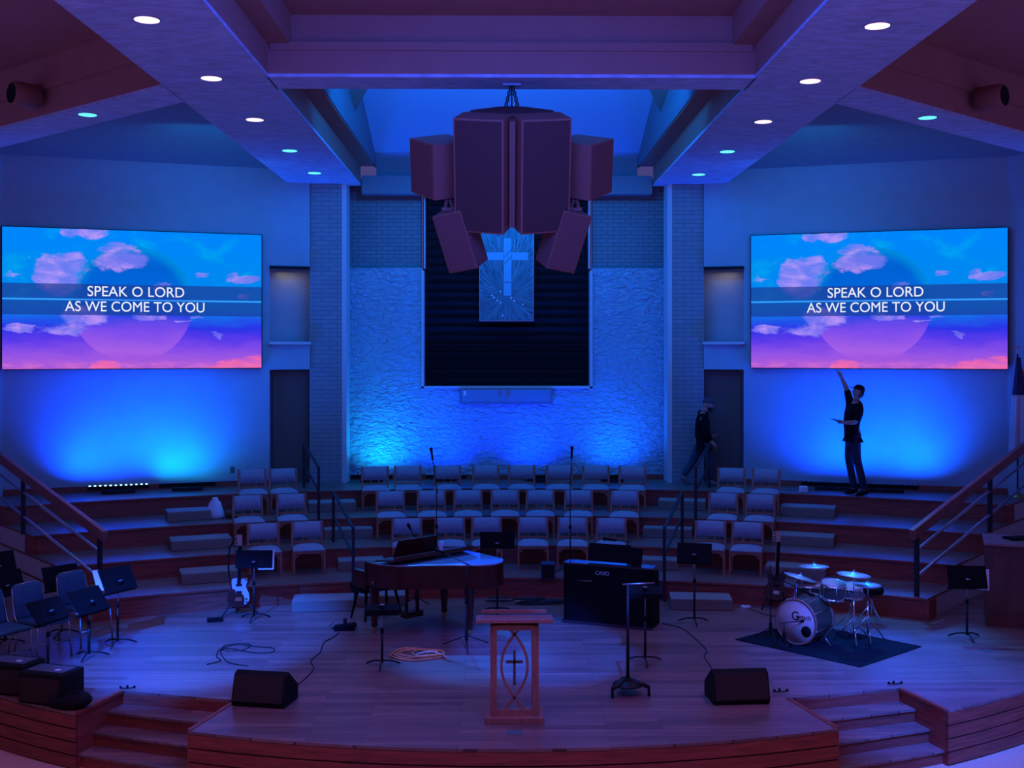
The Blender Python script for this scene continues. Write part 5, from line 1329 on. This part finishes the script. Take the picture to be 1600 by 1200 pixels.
def person(label, base, J, look, up, top_m, leg_m, cap, beard, curlL=.5, curlR=.5, sleeve='short'):
    # J: joints in world metres; made local to base
    t = thing('person', label, 'person', tuple(base), 0)
    J = {k: Vector(v)-Vector(base) for k, v in J.items()}
    hip, chest, neck, head = J['hip'], J['chest'], J['neck'], J['head']
    sd = (J['shL']-J['shR']).normalized()
    n = {'hip': (hip, .115), 'waist': (hip.lerp(chest, .5), .105), 'chest': (chest, .120), 'neck': (neck, .060), 'skull': (neck.lerp(head, .75), .062)}
    e = [('hip', 'waist'), ('waist', 'chest'), ('chest', 'neck'), ('neck', 'skull')]
    for s in 'LR':
        n['sh'+s] = (J['sh'+s], .064); n['el'+s] = (J['el'+s], .045); n['wr'+s] = (J['wr'+s], .029)
        n['fa'+s] = (J['el'+s].lerp(J['wr'+s], .35), .043)
        e += [('chest', 'sh'+s), ('sh'+s, 'el'+s), ('el'+s, 'fa'+s), ('fa'+s, 'wr'+s)]
        n['th'+s] = (hip.lerp(J['kn'+s], .30)+(J['kn'+s]-J['kn'+('R' if s == 'L' else 'L')])*.10, .088); n['kn'+s] = (J['kn'+s], .060); n['ca'+s] = (J['kn'+s].lerp(J['an'+s], .35), .056); n['an'+s] = (J['an'+s], .040); 
        n['to'+s] = (J['to'+s], .032)
        e += [('hip', 'th'+s), ('th'+s, 'kn'+s), ('kn'+s, 'ca'+s), ('ca'+s, 'an'+s), ('an'+s, 'to'+s)]
    body = skin_mesh('body', n, e, 'skin', t, 'hip')
    join_into(body, head_mesh(head, look, up))
    for s, cu in (('L', curlL), ('R', curlR)):
        f = J['hd'+s]; join_into(body, fingers(J['wr'+s], f-J['wr'+s], sd if s == 'L' else -sd, cu))
    # clothing
    k = 1.16
    c = {q: (n[q][0], tuple(a*k for a in n[q][1]) if isinstance(n[q][1], tuple) else n[q][1]*1.3) for q in ('hip', 'waist', 'chest', 'shL', 'shR', 'elL', 'elR')}
    c['hem'] = (hip-(chest-hip).normalized()*.13, .135); c['hip'] = (hip, .150); c['waist'] = (c['waist'][0]+look.normalized()*.04*(1 if cap == 'brim' else 0), .155); c['chest'] = (chest, .152); c['collar'] = (neck+(neck-chest).normalized()*.02, .072)
    ce = [('hem', 'hip'), ('hip', 'waist'), ('waist', 'chest'), ('chest', 'collar'), ('chest', 'shL'), ('chest', 'shR'), ('shL', 'elL'), ('shR', 'elR')]
    if sleeve == 'long':
        for s in 'LR': c['cf'+s] = (J['el'+s].lerp(J['wr'+s], .88), .042); ce.append(('el'+s, 'cf'+s))
    skin_mesh('shirt' if sleeve != 'long' else 'jacket', c, ce, top_m, t, 'hip')
    c = {'top': (hip+(chest-hip).normalized()*.06, .130), 'hip': (hip-(chest-hip).normalized()*.06, .135)}; ce = [('top', 'hip')]
    for s in 'LR':
        c['th'+s] = (n['th'+s][0], .105); c['kn'+s] = (n['kn'+s][0], .078); c['an'+s] = (n['an'+s][0]+Vector((0, 0, .01)), .062)
        ce += [('hip', 'th'+s), ('th'+s, 'kn'+s), ('kn'+s, 'an'+s)]
    skin_mesh('trousers', c, ce, leg_m, t, 'hip')
    for s in 'LR':
        a, b = J['an'+s], J['to'+s]; d = (b-a); fl = d.normalized()
        mb = MB(); mb.tube([a-fl*.06+Vector((0, 0, -.02)), a+Vector((0, 0, -.02)), a.lerp(b, .5)+Vector((0, 0, -.01)), b, b+fl*.05], [.036, .052, .048, .042, .022], 12)
        mb.build('shoe', 'black' if cap == 'brim' else 'shoe_sole', t)
    # cap and beard
    f = look.normalized(); u = (up-f*up.dot(f)).normalized(); sx_ = f.cross(u)
    mt = Matrix.Translation(head) @ Matrix((sx_, f, u)).transposed().to_4x4()
    prof = [(.0, .140), (.04, .136), (.075, .115), (.095, .075), (.100, .045), (.097, .040)]
    mb = MB(); mb.lathe(prof, 24, mt @ Matrix.Diagonal((.90, 1.05, 1, 1)))
    if cap == 'brim':
        mb.hexa([mt @ Vector(q) for q in ((-.06, .07, .050), (.06, .07, .050), (.045, .185, .035), (-.045, .185, .035), (-.06, .07, .060), (.06, .07, .060), (.045, .185, .043), (-.045, .185, .043))])
    else:
        mb.lathe([(.097, .035), (.106, .035), (.106, .060), (.097, .060)], 24, mt @ Matrix.Diagonal((.90, 1.05, 1, 1)))
    mb.build('cap', 'dark_cloth' if cap == 'brim' else 'cap_grey', t)
    if beard:
        mb = MB(); mb.sphere((0, .055, -.085), .052, sc=(1.15, .85, .95), seg=14); mb.sphere((0, .03, -.06), .066, sc=(1.1, .8, .5), seg=12)
        bmesh.ops.transform(mb.bm, matrix=mt, verts=mb.bm.verts); mb.build('beard', 'hair', t)
    else:
        mb = MB(); mb.sphere((0, -.03, -.01), .092, sc=(.92, .85, 1.0), seg=16); bmesh.ops.transform(mb.bm, matrix=mt, verts=mb.bm.verts); mb.build('hair', 'hair', t)
    return t
M['cap_grey'] = mat('grey_cap', (0.06, 0.05, 0.07), 0.9)
M['shoe_sole'] = mat('shoe', (0.16, 0.13, 0.13), 0.7)
# man reaching up to the screen
d = 20.0
def RW(px, py, dy=0.0):
    q = W_(px, py, d); q.y += dy; return q
kz = lambda z: z
base = W_(1342, 545, d); base.z = Z4
J = dict(hip=RW(1333, 677), chest=RW(1334, 646), neck=RW(1338, 626), head=RW(1341, 613),
         shL=RW(1338, 636, -.17), shR=RW(1334, 634, .17), elL=RW(1331, 659, -.22), wrL=RW(1312, 659, -.20), hdL=RW(1304, 657, -.18),
         elR=RW(1328, 608, .19), wrR=RW(1320, 590, .20), hdR=RW(1316, 581, .20),
         knL=RW(1336, 716, -.10), knR=RW(1329, 716, .11), anL=RW(1348, 755, -.12), anR=RW(1338, 754, .12), toL=RW(1338, 759, -.13), toR=RW(1328, 758, .13))
zmin = min(J['toL'].z, J['toR'].z); dz = Z4+.030-zmin
for k in ('toL', 'toR'): J[k].z = Z4+.030
for k in ('anL', 'anR'): J[k].z = Z4+.085
man = person('person in dark cap and shirt leaning back, one arm reaching up to right screen', base, J, Vector((-.85, -.1, .30)), Vector((.30, 0, 1)), 'dark_cloth', 'pants', 'brim', False)
p = Vector(J['hdL'])+Vector((-.02, -.01, .0))
ph = thing('phone', 'small dark phone held out by the reaching man', 'phone', tuple(p), .2)
MB().box((-.03, 0, .015), (.15, .07, .012), rot=(0, .35, 0), bev=.003).build('body', 'black', ph)
# walking man
d = 21.42
base = W_(1100, 545, d); base.z = Z4
J = dict(hip=RW(1098, 691), chest=RW(1096, 662), neck=RW(1099, 643), head=RW(1106, 632),
         shL=RW(1098, 652, .17), shR=RW(1096, 652, -.18), elL=RW(1104, 676, .21), wrL=RW(1114, 684, .20), hdL=RW(1118, 683, .18),
         elR=RW(1101, 675, -.22), wrR=RW(1110, 690, -.20), hdR=RW(1116, 698, -.19),
         knL=RW(1084, 722, .09), knR=RW(1108, 722, -.09), anL=RW(1068, 748, .10), anR=RW(1108, 755, -.10), toL=RW(1076, 757, .11), toR=RW(1118, 760, -.10))
J['toR'].z = Z4+.030; J['anR'].z = Z4+.085; J['toL'].z = Z4+.030; J['anL'].z = Z4+.15
person('bearded person in cap, dark jacket and jeans walking past the right pier', base, J, Vector((1, -.12, -.12)), Vector((.1, 0, 1)), 'dark_cloth', 'denim', 'beanie', True, sleeve='long')
